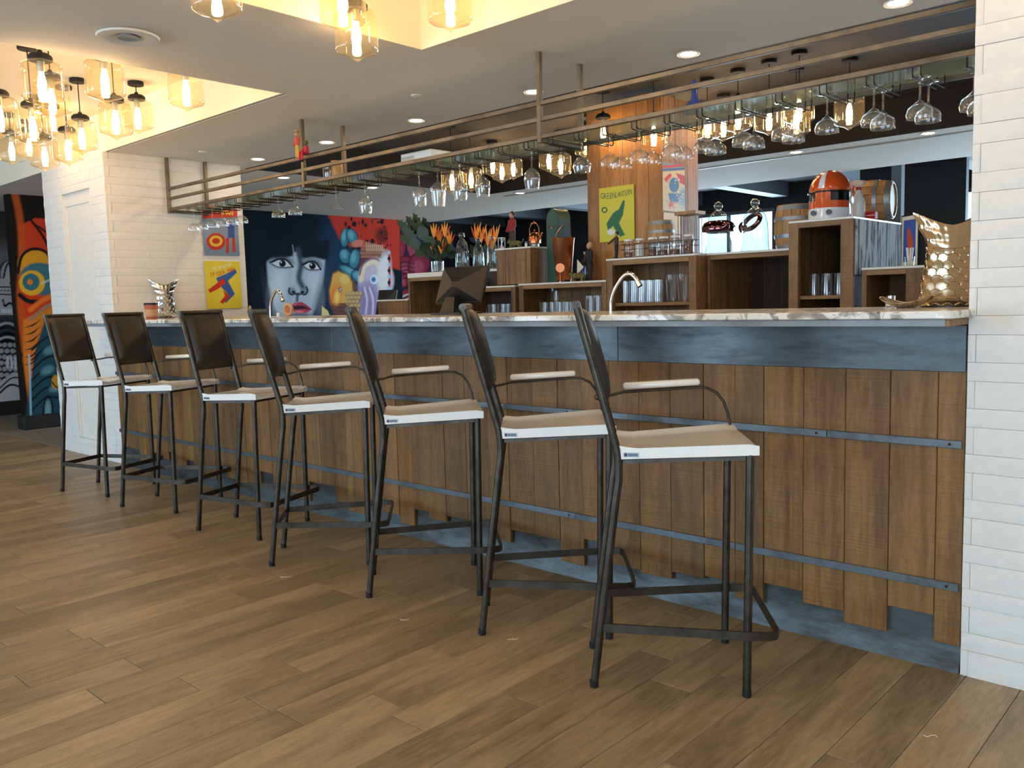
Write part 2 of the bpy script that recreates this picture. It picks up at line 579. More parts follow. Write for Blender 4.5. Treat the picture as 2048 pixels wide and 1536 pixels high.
# cream faces of the two front coves, dark faces of the bar recess
sbox('trim_1', 'cove_paint', -14, -4.36, 2.868, 2.880, ZS - .001, ZC)
sbox('trim_2', 'cove_paint', -3.2, 4, 2.893, 2.905, ZS - .001, ZC)
sbox('trim_3', 'cove_paint', -3.2, -3.188, -1.6, 2.893, ZS - .001, ZC)
sbox('trim_4', 'cove_paint', -4.372, -4.36, -1.6, 2.868, ZS - .001, ZC)
sbox('trim_5', 'black_paint', -6.9, 4, 7.188, 7.2, ZS - .001, ZC)
sbox('trim_6', 'black_paint', -6.9, -6.888, 4.132, 7.188, ZS - .001, ZC)
sbox('trim_7', 'black_paint', -6.9, 4, 4.12, 4.132, ZS - .001, ZC)
sbox('trim_8', 'grey_trim', -6.9, 4, 7.47, 7.50, ZS - .006, ZS)
# ---- far dining area: dark ceiling with beams, back wall with windows
sbox('ceiling.007', 'far_dark', -14, 4, 8.89, 14.2, 2.86, 2.96)
for k in range(12):
    sbox('trim_%d' % (9 + k), 'beam_grey', -13.2 + 1.45 * k, -12.98 + 1.45 * k, 8.95, 12.5, 2.66, 2.86)
wins = [(-7.55, -5.95), (-3.42, -2.0), (-1.6, 0.4), (0.8, 3.0)]
WZ0, WZ1 = 0.9, 2.52
bw = MB(); x = -14
for a, b_ in wins:
    bw.box(x, a, 12.5, 12.7, 0, 2.86); bw.box(a, b_, 12.5, 12.7, 0, WZ0); bw.box(a, b_, 12.5, 12.7, WZ1, 2.86); x = b_
bw.box(x, 4, 12.5, 12.7, 0, 2.86)
struct(bw.build('wall_back', 'far_dark', None, 0))
for k, (a, b_) in enumerate(wins):
    w = struct(MB().box(a, a + .05, 12.52, 12.6, WZ0, WZ1).box(b_ - .05, b_, 12.52, 12.6, WZ0, WZ1).box(a + .05, b_ - .05, 12.52, 12.6, WZ1 - .05, WZ1).box(a + .05, b_ - .05, 12.52, 12.6, WZ0, WZ0 + .05).box((a + b_) / 2 - .02, (a + b_) / 2 + .02, 12.53, 12.59, WZ0 + .05, WZ1 - .05).build('window_%d' % (k + 1), 'beam_grey', None, 0))
    for s_ in (0, 1):
        MB().box(a + .05 + s_ * ((b_ - a) / 2 - .03), (a + b_) / 2 - .02 + s_ * ((b_ - a) / 2 - .03), 12.55, 12.556, WZ0 + .05, WZ1 - .05).build('pane', 'window_glass', w, 0)
sbox('wall_far_right', 'far_dark', 3.9, 4.0, 2.9, 12.6, 0, 2.86)
p = on(1795, 420, 1, 9.4)
sbox('trim_21', 'beam_grey', p[0] - .05, p[0] + .05, 9.35, 9.45, 0, 2.86)
p = on(1850, 480, 1, 10.6)
sbox('wall_alcove', 'far_dark', p[0] - .75, p[0] + .42, 10.6, 10.7, 0, 2.7)
# ---- mural walls on the left
sbox('wall_mural', 'black_paint', -9.86, -9.735, 3.11, 8.28, 0, ZS)
sbox('baseboard_mural', 'black_paint', -9.88, -9.69, 3.07, 8.3, 0.004, 0.15, .01)
sbox('wall_corridor', 'black_paint', -11.6, -11.415, 2.0, 5.6, 0, ZS)
sbox('baseboard_corridor', 'black_paint', -11.415, -11.38, 2.0, 5.6, 0.004, 0.16)
sbox('wall_far_left', 'black_paint', -12.0, -11.81, 8.0, 12.6, 0, 2.7)
sbox('wall_outer_left', 'black_paint', -14.1, -14, -3.6, 12.6, 0, 2.8)
# ---- room behind the camera
fw = MB(); x = -14
fwins = [(-12.0, -9.2), (-8.7, -3.7), (-1.0, 3.4)]
for a, b_ in fwins:
    fw.box(x, a, -3.8, -3.6, 0, 2.8); fw.box(a, b_, -3.8, -3.6, 0, .35); fw.box(a, b_, -3.8, -3.6, 2.32, 2.8); x = b_
fw.box(x, 4, -3.8, -3.6, 0, 2.8)
struct(fw.build('wall_front', 'white_plaster', None, 0))
for k, (a, b_) in enumerate(fwins):
    w = struct(MB().box(a, b_, -3.72, -3.66, .35, .40).box(a, b_, -3.72, -3.66, 2.27, 2.32).box(a, a + .05, -3.72, -3.66, .40, 2.27).box(b_ - .05, b_, -3.72, -3.66, .40, 2.27).build('window_%d' % (k + 5), 'grey_trim', None, 0))
    MB().box(a + .05, b_ - .05, -3.70, -3.694, .40, 2.27).build('pane', 'window_glass', w, 0)
sbox('wall_outer_right', 'white_plaster', 4.0, 4.1, -3.8, 12.6, 0, 2.96)
# ---- brick faced walls
bk_mesh = {}
def brick_mesh(L, H):
    k = (round(L, 3), round(H, 3))
    if k not in bk_mesh:
        rb = random.Random(str(k))
        mb = MB(); nx = 4; nz = 2
        v = []
        # rough split face: a small grid pushed about, with chamfered rim
        for j in range(nz + 1):
            for i in range(nx + 1):
                e = i in (0, nx) or j in (0, nz)
                v.append((k[0] * i / nx, -(0.0 if e else rb.uniform(.002, .007)), k[1] * j / nz))
        f = [(j * (nx + 1) + i, j * (nx + 1) + i + 1, (j + 1) * (nx + 1) + i + 1, (j + 1) * (nx + 1) + i) for j in range(nz) for i in range(nx)]
        n0 = len(v)
        rim = [(i, 0) for i in range(nx + 1)] + [(nx, j) for j in range(1, nz + 1)] + [(i, nz) for i in range(nx - 1, -1, -1)] + [(0, j) for j in range(nz - 1, 0, -1)]
        for (i, j) in rim:
            v.append((k[0] * i / nx, 0.024, k[1] * j / nz))
        for q in range(len(rim)):
            i, j = rim[q]; i2, j2 = rim[(q + 1) % len(rim)]
            f.append((j * (nx + 1) + i, n0 + q, n0 + (q + 1) % len(rim), j2 * (nx + 1) + i2))
        mb.add(v, f)
        me = mb.mesh('brick', 50)
        me.materials.append(MATS['white_brick'])
        bk_mesh[k] = me
    return bk_mesh[k]
def courses(z0, z1):
    z = z0; k = 0; out = []
    while z < z1 - 0.02:
        h = .083 if k % 2 == 0 else .057
        h = min(h, z1 - z); out.append((z, h, k)); z += h; k += 1
    return out
def brick_face(parent, org, ang, u0, u1, z0, z1, seed, jit=.006, skip=None, lens=(.22, .30, .38), gap=.0009):
    rb = random.Random(seed)
    ca, sa = math.cos(ang), math.sin(ang)
    for z, h, k in courses(z0, z1):
        u = u0
        first = True
        while u < u1 - .004:
            L = (.022 if k % 2 == 0 and first else rb.choice(lens))
            first = False
            if u1 - (u + L) < .05: L = u1 - u
            segs = [(u, u + L)]
            if skip:
                a, b_, c_, d_ = skip
                if z + h > c_ and z < d_:
                    segs = [(s0, s1) for s0, s1 in ((u, min(u + L, a)), (max(u, b_), u + L)) if s1 - s0 > .012]
            for s0, s1 in segs:
                dj = rb.uniform(0, jit)
                x, y = org[0] + ca * s0 + sa * dj, org[1] + sa * s0 - ca * dj
                put('brick', brick_mesh(s1 - s0 - gap, h - gap), 'white_brick', parent, (x, y, z + .0008), (0, 0, ang))
            u += L
wr = sbox('wall_right', 'joint', XR + .004, 4, 2.852, 4.3, 0, ZC)
brick_face(wr, (XR, 2.834), 0, 0, .62, 0, 2.35, 11, .004)
sbox('plaster_face', 'white_brick', XR + .62, 4, 2.832, 2.852, 0, ZC, parent=wr)
wl = sbox('wall_left', 'joint', -8.05, XL - .02, 2.876, 4.015, 0, ZS)
DX0, DX1, DZ0, DZ1 = -7.66, -7.10, .15, 2.13
brick_face(wl, (-8.06, 2.856), 0, 0, 1.26, 0, ZS, 12, .003, (-7.66 + 8.06, -7.10 + 8.06, DZ0, DZ1), gap=.0010)
brick_face(wl, (XL, 2.856), math.pi / 2, 0.02, 1.16, 0, ZS, 13, .0008, None, (.3, .4, .5), .0006)
d = struct(MB().box(DX0, DX1, 2.872, 2.884, DZ0, DZ1).build('door_1', 'white_plaster', None, 0))
MB().box(DX0, DX0 + .035, 2.862, 2.872, DZ0, DZ1).box(DX1 - .035, DX1, 2.862, 2.872, DZ0, DZ1).box(DX0 + .035, DX1 - .035, 2.862, 2.872, DZ1 - .05, DZ1).build('door_frame', 'white_plaster', d, 0)
# ---- ceiling fittings
dlm_r = MB().lathe([(.042, -.002), (.058, -.006), (.060, 0), (.042, 0)], 20).mesh('rim'); dlm_r.materials.append(MATS['ceiling_paint'])
dlm_d = MB().cyl(.042, -.0025, -.0005, 20).mesh('lens'); dlm_d.materials.append(MATS['downlight_glow'])
def downlight(x, y, label, group):
    t = thing('downlight', label, 'downlight', (x, y, ZS), 0, group)
    put('rim', dlm_r, None, t); put('lens', dlm_d, None, t)
GD = 'recessed downlights over the bar'
ordn = ['nearest the brick pillar wall on the left', 'second from the left wall', 'third from the left wall', 'fourth from the left wall', 'fifth from the left wall', 'nearest the white wall on the right']
for k, x in enumerate((-6.39, -5.43, -4.42, -3.38, -2.34, -1.32)):
    downlight(x, 3.94, 'small round recessed downlight over the bar counter, ' + ordn[k], GD)
for px, py, lb in ((567, 355, 'small round downlight in pale ceiling left of dark recess, nearer the bar'), (745, 375, 'small round downlight in pale ceiling left of dark recess, above the mural'), (1040, 386, 'small round downlight behind dark recess, above the copper kettle'), (1592, 304, 'small round downlight behind dark recess, left of the orange helmet'), (1857, 266, 'small round downlight behind dark recess, near the white brick wall')):
    P = on(px, py, 2, ZS); downlight(P[0], P[1], lb, 'recessed downlights behind the bar')
P = on(256, 68, 2, ZS)
t = thing('ceiling_diffuser', 'round dished white air diffuser under the grey ceiling beam', 'air vent', P)
MB().lathe([(.001, -.012), (.03, -.012), (.032, -.010), (.032, -.006), (.10, -.022), (.128, -.020), (.132, -.012), (.11, -.0), (.001, 0)], 36).build('dish', 'ceiling_paint', t)
MB().lathe([(.034, -.016), (.046, -.019), (.046, -.014)], 24).build('inner_ring', 'grey_trim', t)
for px, py, lb in ((832, 190, 'tiny round sensor on bar ceiling above the third rack post'), (405, 303, 'tiny round sensor on bar ceiling beside the left rack posts'), (1905, 312, None)):
    if lb:
        P = on(px, py, 2, ZS)
        t = thing('ceiling_sensor', lb, 'sensor', P, 0, 'ceiling sensors')
        MB().lathe([(.03, 0), (.03, -.006), (.012, -.014), (.001, -.014)], 18).build('housing', 'ceiling_paint', t)
        MB().cyl(.008, -.022, -.014, 10).build('probe', 'galv', t)
# ================================================================ PAINTED MURALS AND SIGNS
class Paint:
    """paints a grid of points; shapes are given where they appear on the photographed wall"""
    def __init__(s, P):
        s.x, s.y = proj_arr(P)
        s.c = np.zeros((len(P), 3))
    def fill(s, col): s.c[:] = s2l(col)
    def put(s, a, col):
        a = np.clip(a, 0, 1)[:, None]
        s.c = s.c * (1 - a) + np.array(s2l(col)) * a
    def ell(s, cx, cy, rx, ry, col, soft=1.0, rot=0, op=1.0):
        dx, dy = s.x - cx, s.y - cy
        c_, s_ = math.cos(R_(rot)), math.sin(R_(rot))
        u, v = (dx * c_ + dy * s_) / rx, (-dx * s_ + dy * c_) / ry
        d = (np.sqrt(u * u + v * v) - 1) * min(rx, ry)
        s.put(np.clip(.5 - d / max(soft, .3), 0, 1) * op, col)
    def poly(s, pts, col, soft=0.8, op=1.0):
        n = len(pts); ins = np.zeros(len(s.x), bool); dm = np.full(len(s.x), 1e9)
        for i in range(n):
            x0, y0 = pts[i]; x1, y1 = pts[(i + 1) % n]
            cr = ((y0 > s.y) != (y1 > s.y)) & (s.x < (x1 - x0) * (s.y - y0) / (y1 - y0 + 1e-9) + x0)
            ins ^= cr
            dm = np.minimum(dm, s._seg(x0, y0, x1, y1))
        d = np.where(ins, -dm, dm)
        s.put(np.clip(.5 - d / max(soft, .3), 0, 1) * op, col)
    def _seg(s, x0, y0, x1, y1):
        dx, dy = x1 - x0, y1 - y0
        t = np.clip(((s.x - x0) * dx + (s.y - y0) * dy) / (dx * dx + dy * dy + 1e-9), 0, 1)
        return np.hypot(s.x - x0 - t * dx, s.y - y0 - t * dy)
    def line(s, pts, w, col, soft=0.8, op=1.0, taper=False):
        pts = smooth(pts)
        dm = np.full(len(s.x), 1e9)
        for i in range(len(pts) - 1):
            dd = s._seg(*pts[i], *pts[i + 1])
            ww = w / 2 * ((1 - abs(2 * (i + .5) / (len(pts) - 1) - 1) * .8) if taper else 1)
            dm = np.minimum(dm, dd - ww)
        s.put(np.clip(.5 - dm / max(soft, .3), 0, 1) * op, col)
def smooth(pts, n=6):
    if len(pts) < 3: return pts
    P = [np.array(p, float) for p in pts]; P = [2 * P[0] - P[1]] + P + [2 * P[-1] - P[-2]]
    out = []
    for i in range(1, len(P) - 2):
        for k in range(n):
            t = k / n
            out.append(tuple(.5 * ((2 * P[i]) + (-P[i - 1] + P[i + 1]) * t + (2 * P[i - 1] - 5 * P[i] + 4 * P[i + 1] - P[i + 2]) * t * t + (-P[i - 1] + 3 * P[i] - 3 * P[i + 1] + P[i + 2]) * t ** 3)))
    out.append(tuple(P[-2]))
    return out
def painted_sheet(name, O, U, V, nu, nv, fn, mat, parent=None, thick=0.004):
    O, U, V = (np.array(q, float) for q in (O, U, V))
    uu, vv = np.meshgrid(np.linspace(0, 1, nu), np.linspace(0, 1, nv))
    P = O + uu.reshape(-1, 1) * U + vv.reshape(-1, 1) * V
    pt = Paint(P); fn(pt)
    n = nu * nv
    idx = np.arange(n).reshape(nv, nu)
    q = np.stack([idx[:-1, :-1], idx[:-1, 1:], idx[1:, 1:], idx[1:, :-1]], -1).reshape(-1, 4)
    N = np.cross(U, V); N = N / np.linalg.norm(N) * thick
    back = [O - N, O + U - N, O + U + V - N, O + V - N]
    verts = np.concatenate([P, np.array(back)])
    c4 = [0, nu - 1, n - 1, n - nu]
    extra = [(n + 3, n + 2, n + 1, n)]
    me = bpy.data.meshes.new(name)
    faces = q.tolist() + extra + [tuple([n, n + 1] + list(idx[0, ::-1])), tuple([n + 1, n + 2] + list(idx[::-1, -1])), tuple([n + 2, n + 3] + list(idx[-1, :])), tuple([n + 3, n] + list(idx[:, 0]))]
    me.from_pydata(verts.tolist(), [], faces)
    at = me.color_attributes.new('paint', 'FLOAT_COLOR', 'POINT')
    col = np.ones((n + 4, 4)); col[:n, :3] = pt.c; col[n:, :3] = pt.c.mean(0)
    at.data.foreach_set('color', col.ravel())
    me.materials.append(MATS[mat])
    return put(name, me, mat, parent)
def face_mural(p):
    p.fill((10, 20, 28))
    for k in range(14):
        p.line([(500 + k * 2, 440 + (k * 37) % 60), (505 + k * 2.5, 560), (500 + k * 2, 640)], 3, (18, 32, 42), 4, .5)
    p.ell(690, 560, 60, 90, (36, 62, 88), 60, 0, .9)
    p.ell(668, 520, 26, 130, (26, 52, 78), 30, 0, .7)
    # face
    p.poly([(533, 516), (536, 566), (545, 600), (560, 640), (622, 640), (637, 600), (647, 560), (650, 520), (610, 510)], (172, 186, 198), 5)
    p.ell(556, 575, 16, 45, (206, 216, 224), 18, 8, .95)
    p.ell(632, 575, 12, 40, (196, 204, 212), 12, -8, .85)
    p.ell(640, 600, 9, 45, (60, 74, 90), 14, 12, .8)
    p.ell(536, 600, 6, 40, (50, 66, 84), 10, -10, .8)
    p.poly([(520, 480), (660, 480), (656, 520), (630, 514), (606, 518), (590, 510), (570, 516), (545, 516), (530, 526)], (14, 26, 36), 6)
    p.line([(596, 500), (602, 530), (598, 556), (606, 575)], 11, (58, 70, 82), 7, .95)
    p.line([(590, 508), (588, 540), (586, 565)], 7, (190, 202, 212), 5, .7)
    p.line([(585, 490), (588, 510), (586, 520)], 1.6, (150, 166, 176), 1.2)
    # eyes
    for ex, ey, w in ((564, 527, 20), (624, 532, 16)):
        p.ell(ex, ey - 3, w + 3, 12, (52, 62, 74), 8, 5, .8)
        p.poly([(ex - w, ey + 0), (ex - w * .4, ey - 7), (ex + w * .4, ey - 6), (ex + w, ey + 6), (ex + w * .2, ey + 7), (ex - w * .5, ey + 6)], (210, 216, 220), 1.2)
        p.ell(ex + 1, ey, 6.6, 6.8, (16, 20, 26), 1.2)
        p.ell(ex - 1.5, ey - 2.5, 1.6, 1.6, (235, 240, 244), .8)
        p.line([(ex - w - 4, ey - 2), (ex - w * .4, ey - 8), (ex + w * .4, ey - 7), (ex + w + 2, ey + 7)], 3.2, (10, 14, 18), 1.2)
        p.line([(ex - w, ey + 1), (ex - w * .4, ey + 7), (ex + w * .3, ey + 8), (ex + w, ey + 7)], 1.6, (22, 28, 34), 1)
    # nose
    p.ell(583, 583, 8, 8, (110, 124, 138), 5, 0, .8); p.ell(609, 582, 8, 8, (110, 124, 138), 5, 0, .8)
    p.line([(579, 576), (578, 584), (583, 589), (590, 587)], 2.8, (22, 28, 36), 1.6)
    p.line([(613, 574), (615, 582), (610, 589), (603, 587)], 3.2, (22, 28, 36), 1.6)
    p.ell(587, 584, 4, 2.2, (8, 10, 14), 1.4); p.ell(605, 584, 4, 2.2, (8, 10, 14), 1.4)
    p.ell(596, 588, 8, 2.5, (50, 60, 72), 2.5)
    p.line([(595, 590), (594, 602)], 5, (40, 50, 62), 4, .9)
    p.ell(600, 632, 24, 8, (70, 84, 100), 8, 0, .8)
    # lips
    p.poly([(582, 613), (589, 605), (594, 606), (598, 604), (604, 604), (614, 610), (624, 619), (612, 626), (594, 627), (586, 622)], (176, 64, 84), 1.4)
    p.poly([(583, 614), (592, 612), (604, 611), (624, 619), (606, 618), (590, 619)], (58, 34, 54), 2)
    p.ell(598, 623.5, 9, 2.4, (226, 130, 138), 2.5, 0, .9); p.ell(590, 608.5, 3.5, 1.4, (214, 110, 120), 1.5)
    # red field with dark blots
    p.poly([(654, 425), (800, 425), (800, 540), (760, 530), (735, 500), (700, 492), (680, 480), (668, 455)], (178, 52, 36), 5)
    rr = random.Random(5)
    for k in range(34):
        p.ell(rr.uniform(690, 778), rr.uniform(434, 500), rr.uniform(1.2, 5), rr.uniform(1.2, 6), (40, 20, 26), 1.5)
    p.ell(765, 470, 14, 16, (30, 24, 32), 8, 0, .7)
    # blue petals and rust scales
    p.ell(745, 520, 34, 26, (92, 60, 60), 8)
    for k in range(30):
        p.ell(722 + (k % 8) * 6 + (k // 8 % 2) * 3, 492 + (k // 8) * 7, 3.4, 3.2, (170, 112, 92), 1.4, 0, .8)
    for k in range(9):
        p.line([(732 + k * 4, 484 + k), (734 + k * 4, 502)], 2, (206, 176, 140), 1, .8)
    for cx, cy, rx, ry, ro in ((690, 475, 8, 18, 8), (704, 473, 10, 15, -20), (690, 512, 11, 14, -15), (709, 518, 10, 19, 10), (702, 545, 26, 8, 30), (716, 553, 14, 10, 40)):
        p.ell(cx, cy, rx + 1.6, ry + 1.6, (24, 40, 54), 1.5, ro); p.ell(cx, cy, rx, ry, (60, 118, 136), 2, ro)
        p.ell(cx - 2, cy - 3, rx * .55, ry * .6, (104, 166, 176), 4, ro, .8)
    p.ell(715, 487, 13, 7, (196, 116, 96), 3, -15)
    # pale fish
    p.ell(752, 560, 36, 44, (190, 176, 190), 5); p.ell(740, 600, 32, 40, (150, 140, 176), 10, 0, .9)
    p.line([(722, 560), (728, 534), (748, 524), (764, 540)], 9, (222, 204, 176), 3); p.line([(719, 550), (727, 528), (748, 517), (772, 530)], 3, (130, 90, 110), 2)
    p.ell(768, 545, 13, 40, (214, 210, 206), 7, 6)
    for k in range(5):
        p.line([(724 + k * 5, 575), (728 + k * 6, 600), (724 + k * 7, 632)], 3, (226, 206, 214) if k % 2 else (126, 116, 160), 2, .8)
    p.ell(748, 559, 8, 9.5, (214, 220, 226), 1.5); p.ell(747, 559, 5, 6, (104, 150, 186), 1.4); p.ell(747, 559, 2, 2.4, (40, 60, 100), 1)
    # golden fish
    p.poly([(665, 545), (676, 540), (692, 546), (708, 562), (716, 580), (712, 612), (700, 636), (672, 636), (660, 610), (656, 580)], (112, 74, 58), 3)
    p.poly([(666, 548), (677, 543), (691, 549), (704, 564), (706, 590), (690, 606), (664, 606), (659, 582)], (214, 164, 82), 3)
    p.ell(672, 590, 11, 20, (226, 120, 60), 9, 6, .9); p.ell(674, 594, 5, 12, (240, 214, 110), 6, 6, .9)
    p.ell(690, 558, 10, 9, (226, 190, 104), 6, 30, .9)
    p.ell(680.5, 579.5, 3.6, 5, (60, 50, 46), 1); p.ell(681, 579.5, 2.4, 3.6, (206, 206, 196), .8); p.ell(681.5, 580, 1.1, 1.8, (20, 20, 20), .6)
    for k in range(34):
        cx, cy = 694 + (k % 6) * 7 + (k // 6 % 2) * 3.5, 588 + (k // 6) * 8
        if cx < 728 - (k // 6) * 3: p.ell(cx, cy, 4.8, 5, (136, 100, 76), 2, 0, .8); p.ell(cx - .8, cy - 1.2, 3.4, 3.4, (206, 178, 120), 3, 0, .8)
    for k in range(3): p.line([(664, 612 + 7 * k), (682, 616 + 7 * k), (698, 610 + 7 * k)], 2, (84, 56, 66), 1.5)
    p.poly([(644, 612), (656, 622), (662, 640), (643, 640)], (222, 206, 132), 1)
    p.line([(776, 430), (779, 520), (778, 640)], 4, (186, 50, 34), 2)
    for k in range(8): p.ell(778, 505 + k * 12, 3, 4, (34, 26, 34) if k % 2 else (150, 186, 206), 1.5)
painted_sheet('painted_face', (-9.732, 5.55, .98), (0, 2.73, 0), (0, 0, ZS - .98), 430, 260, face_mural, 'mural_paint', bpy.data.objects['wall_mural'])
def monster(p):
    p.fill((30, 22, 16))
    p.poly([(38, 452), (70, 436), (130, 440), (130, 640), (40, 640)], (196, 58, 24), 3)
    p.line([(28, 380), (40, 440), (44, 520), (40, 600), (50, 700)], 14, (190, 84, 30), 6, .8)
    p.poly([(46, 640), (130, 600), (130, 700), (80, 760), (60, 830), (46, 720)], (206, 116, 34), 4)
    p.line([(62, 440), (90, 480), (112, 540)], 5, (34, 22, 18), 2); p.line([(66, 446), (100, 470), (130, 500)], 4, (50, 24, 20), 2)
    p.ell(72, 528, 36, 30, (216, 146, 34), 5)
    p.line([(36, 545), (44, 512), (66, 498), (94, 506), (104, 540)], 6, (26, 20, 18), 2.5)
    p.ell(84, 558, 44, 32, (62, 106, 112), 4, 12)
    p.ell(64, 566, 26, 25, (222, 164, 44), 2); p.ell(62, 564, 17, 17, (54, 104, 112), 1.6); p.ell(60, 564, 5.5, 5.5, (226, 120, 30), 1.4)
    p.line([(84, 566), (100, 560), (130, 552)], 4, (190, 196, 180), 3, .8); p.line([(40, 590), (56, 602), (80, 604)], 9, (22, 20, 24), 3)
    p.line([(60, 620), (90, 598), (130, 585)], 10, (226, 110, 36), 4); p.line([(60, 640), (95, 612), (130, 604)], 7, (150, 120, 90), 4)
    p.poly([(70, 700), (90, 640), (130, 620), (130, 860), (50, 860), (60, 740)], (34, 70, 82), 5)
    p.poly([(48, 640), (84, 640), (72, 690), (62, 760), (50, 720)], (212, 118, 40), 3)
    for k in range(6): p.line([(50, 655 + k * 15), (66, 650 + k * 15), (80, 640 + k * 13)], 3.4, (34, 24, 22), 1.6, 1, True)
    for k in range(7): p.line([(64, 700 + k * 20), (92, 676 + k * 20), (130, 664 + k * 22)], 3.6, (16, 24, 30), 1.8)
    for cx, cy in ((100, 700), (95, 740), (112, 775)): p.ell(cx, cy, 14, 8, (92, 140, 150), 5, -25, .8)
    p.ell(112, 764, 9, 14, (196, 136, 40), 2); p.line([(104, 764), (114, 775), (122, 770)], 2.5, (20, 18, 18), 1)
    p.line([(86, 830), (90, 800), (98, 792), (104, 806), (106, 832)], 3, (20, 22, 24), 1); p.ell(96, 820, 6, 18, (110, 150, 156), 4)
    p.line([(58, 710), (60, 760), (62, 850)], 4, (150, 190, 206), 2, .8)
painted_sheet('painted_creature', (-9.732, 3.11, .15), (0, .62, 0), (0, 0, ZS - .15), 130, 520, monster, 'mural_paint', bpy.data.objects['wall_mural'])
painted_sheet('painted_creature_edge', (-9.86, 3.107, .15), (.125, 0, 0), (0, 0, ZS - .15), 40, 420, monster, 'mural_paint', bpy.data.objects['wall_mural'])
def warrior(p):
    p.fill((20, 20, 20))
    p.ell(20, 520, 60, 90, (120, 120, 120), 70, 0, .9); p.ell(10, 440, 60, 50, (44, 40, 36), 40, 0, .8)
    p.ell(20, 545, 22, 26, (30, 30, 30), 2); p.ell(14, 545, 12, 22, (190, 190, 190), 4, 10); p.line([(6, 560), (14, 530), (30, 520)], 4, (12, 12, 12), 1.5)
    p.poly([(-20, 558), (34, 556), (36, 630), (-20, 630)], (188, 188, 186), 2)
    p.line([(-10, 574), (34, 574)], 2.4, (16, 16, 16), 1); p.line([(-10, 588), (34, 590)], 2.4, (16, 16, 16), 1)
    for k in range(5): p.ell(2 + k * 7, 581, 1.6, 1.6, (20, 20, 20), .8)
    p.ell(24, 566, 5, 4, (30, 30, 30), 1.2); p.line([(6, 600), (10, 612), (20, 606), (30, 614)], 4, (18, 18, 18), 1.2)
    for k in range(6): p.poly([(2 + k * 6, 618), (7 + k * 6, 618), (6.5 + k * 6, 626), (2.5 + k * 6, 626)], (230, 230, 228), .8)
    for k in range(5): p.line([(-8, 640 + 14 * k), (14, 632 + 14 * k), (40, 642 + 13 * k)], 5, (180, 180, 178) if k % 2 else (70, 70, 70), 2)
    for r_ in range(8):
        for c_ in range(6):
            p.ell(-2 + c_ * 11 + (r_ % 2) * 5, 690 + r_ * 12, 5, 5, (168, 168, 168), 1.4)
    for k in range(4): p.poly([(12 + k * 8, 712 + k), (17 + k * 8, 712 + k), (18 + k * 8, 736 + k), (13 + k * 8, 736 + k)], (224, 224, 222), 1)
    p.poly([(-10, 770), (30, 744), (60, 752), (60, 800), (-10, 805)], (196, 196, 196), 3); p.line([(-5, 790), (20, 770), (44, 775)], 4, (20, 20, 20), 1.5); p.line([(0, 776), (24, 756), (50, 758)], 3, (24, 24, 24), 1.5)
painted_sheet('painted_warrior', (-11.412, 2.6, .17), (0, 1.9, 0), (0, 0, ZS - .17), 150, 420, warrior, 'mural_paint', bpy.data.objects['wall_corridor'])
def bloom(p):
    p.fill((24, 22, 28))
    p.poly([(780, 440), (860, 440), (870, 640), (780, 640)], (52, 56, 84), 4)
    for cx, cy, rx, ry, ro in ((797, 505, 12, 36, 14), (826, 498, 11, 34, -18), (812, 535, 18, 22, 0), (838, 530, 20, 26, 20), (806, 560, 14, 14, 0), (832, 565, 20, 14, 20), (815, 590, 12, 12, 0)):
        p.ell(cx, cy, rx + 2, ry + 2, (50, 24, 40), 2, ro); p.ell(cx, cy, rx, ry, (158, 56, 74), 3, ro); p.ell(cx - 2, cy + 4, rx * .6, ry * .5, (196, 92, 112), 6, ro, .8)
    for k in range(5): p.line([(798, 528 + 8 * k), (812, 524 + 8 * k), (828, 528 + 8 * k)], 2, (90, 30, 50), 1.6)
    p.poly([(790, 590), (800, 600), (812, 640), (786, 640)], (44, 110, 160), 3); p.ell(786, 590, 8, 24, (186, 176, 140), 4)
    for k in range(6): p.line([(790, 640 - 6 * k), (806, 618 - 5 * k), (830, 604 - 4 * k)], 3, (222, 212, 190) if k % 2 else (60, 66, 76), 1.4)
    p.poly([(850, 438), (872, 440), (868, 470), (850, 470)], (176, 50, 40), 3)
    rr = random.Random(9)
    for k in range(40):
        p.ell(rr.uniform(890, 1010), rr.uniform(430, 560), rr.uniform(3, 10), rr.uniform(2, 7), rr.choice([(150, 150, 150), (60, 60, 62), (136, 150, 90), (90, 110, 130), (200, 200, 196)]), 2, rr.uniform(-60, 60), .7)
painted_sheet('painted_bloom', (-11.806, 8.0, .9), (0, 4.5, 0), (0, 0, 1.55), 300, 200, bloom, 'mural_paint', bpy.data.objects['wall_far_left'])
def text_mesh(s, size, mat, name, parent, loc, rot, ext=.0006, shear=0):
    cu = bpy.data.curves.new('lettering', 'FONT')
    cu.body = s; cu.size = size; cu.align_x = 'CENTER'; cu.align_y = 'CENTER'; cu.extrude = ext; cu.shear = shear
    cu.resolution_u = 3
    ob = bpy.data.objects.new('lettering', cu)
    COL.objects.link(ob)
    bpy.context.view_layer.update()
    me = bpy.data.meshes.new_from_object(ob.evaluated_get(bpy.context.evaluated_depsgraph_get()))
    bpy.data.objects.remove(ob)
    me.materials.clear(); me.materials.append(MATS[mat])
    return put(name, me, mat, parent, loc, rot)
def arc_text(s, size, mat, parent, cx, cz, w, bow, tilt, fn):
    n = len(s)
    for i, ch in enumerate(s):
        if ch == ' ': continue
        t = (i + .5) / n - .5
        u = cx + t * w; v = cz + bow * (4 * t * t - 1) + tilt * t
        loc, rot = fn(u, v, math.atan2(8 * bow * t + tilt, w))
        text_mesh(ch, size, mat, 'letter', parent, loc, rot).scale = (min(1.0, abs(w) / n / (.62 * size)), 1, 1)
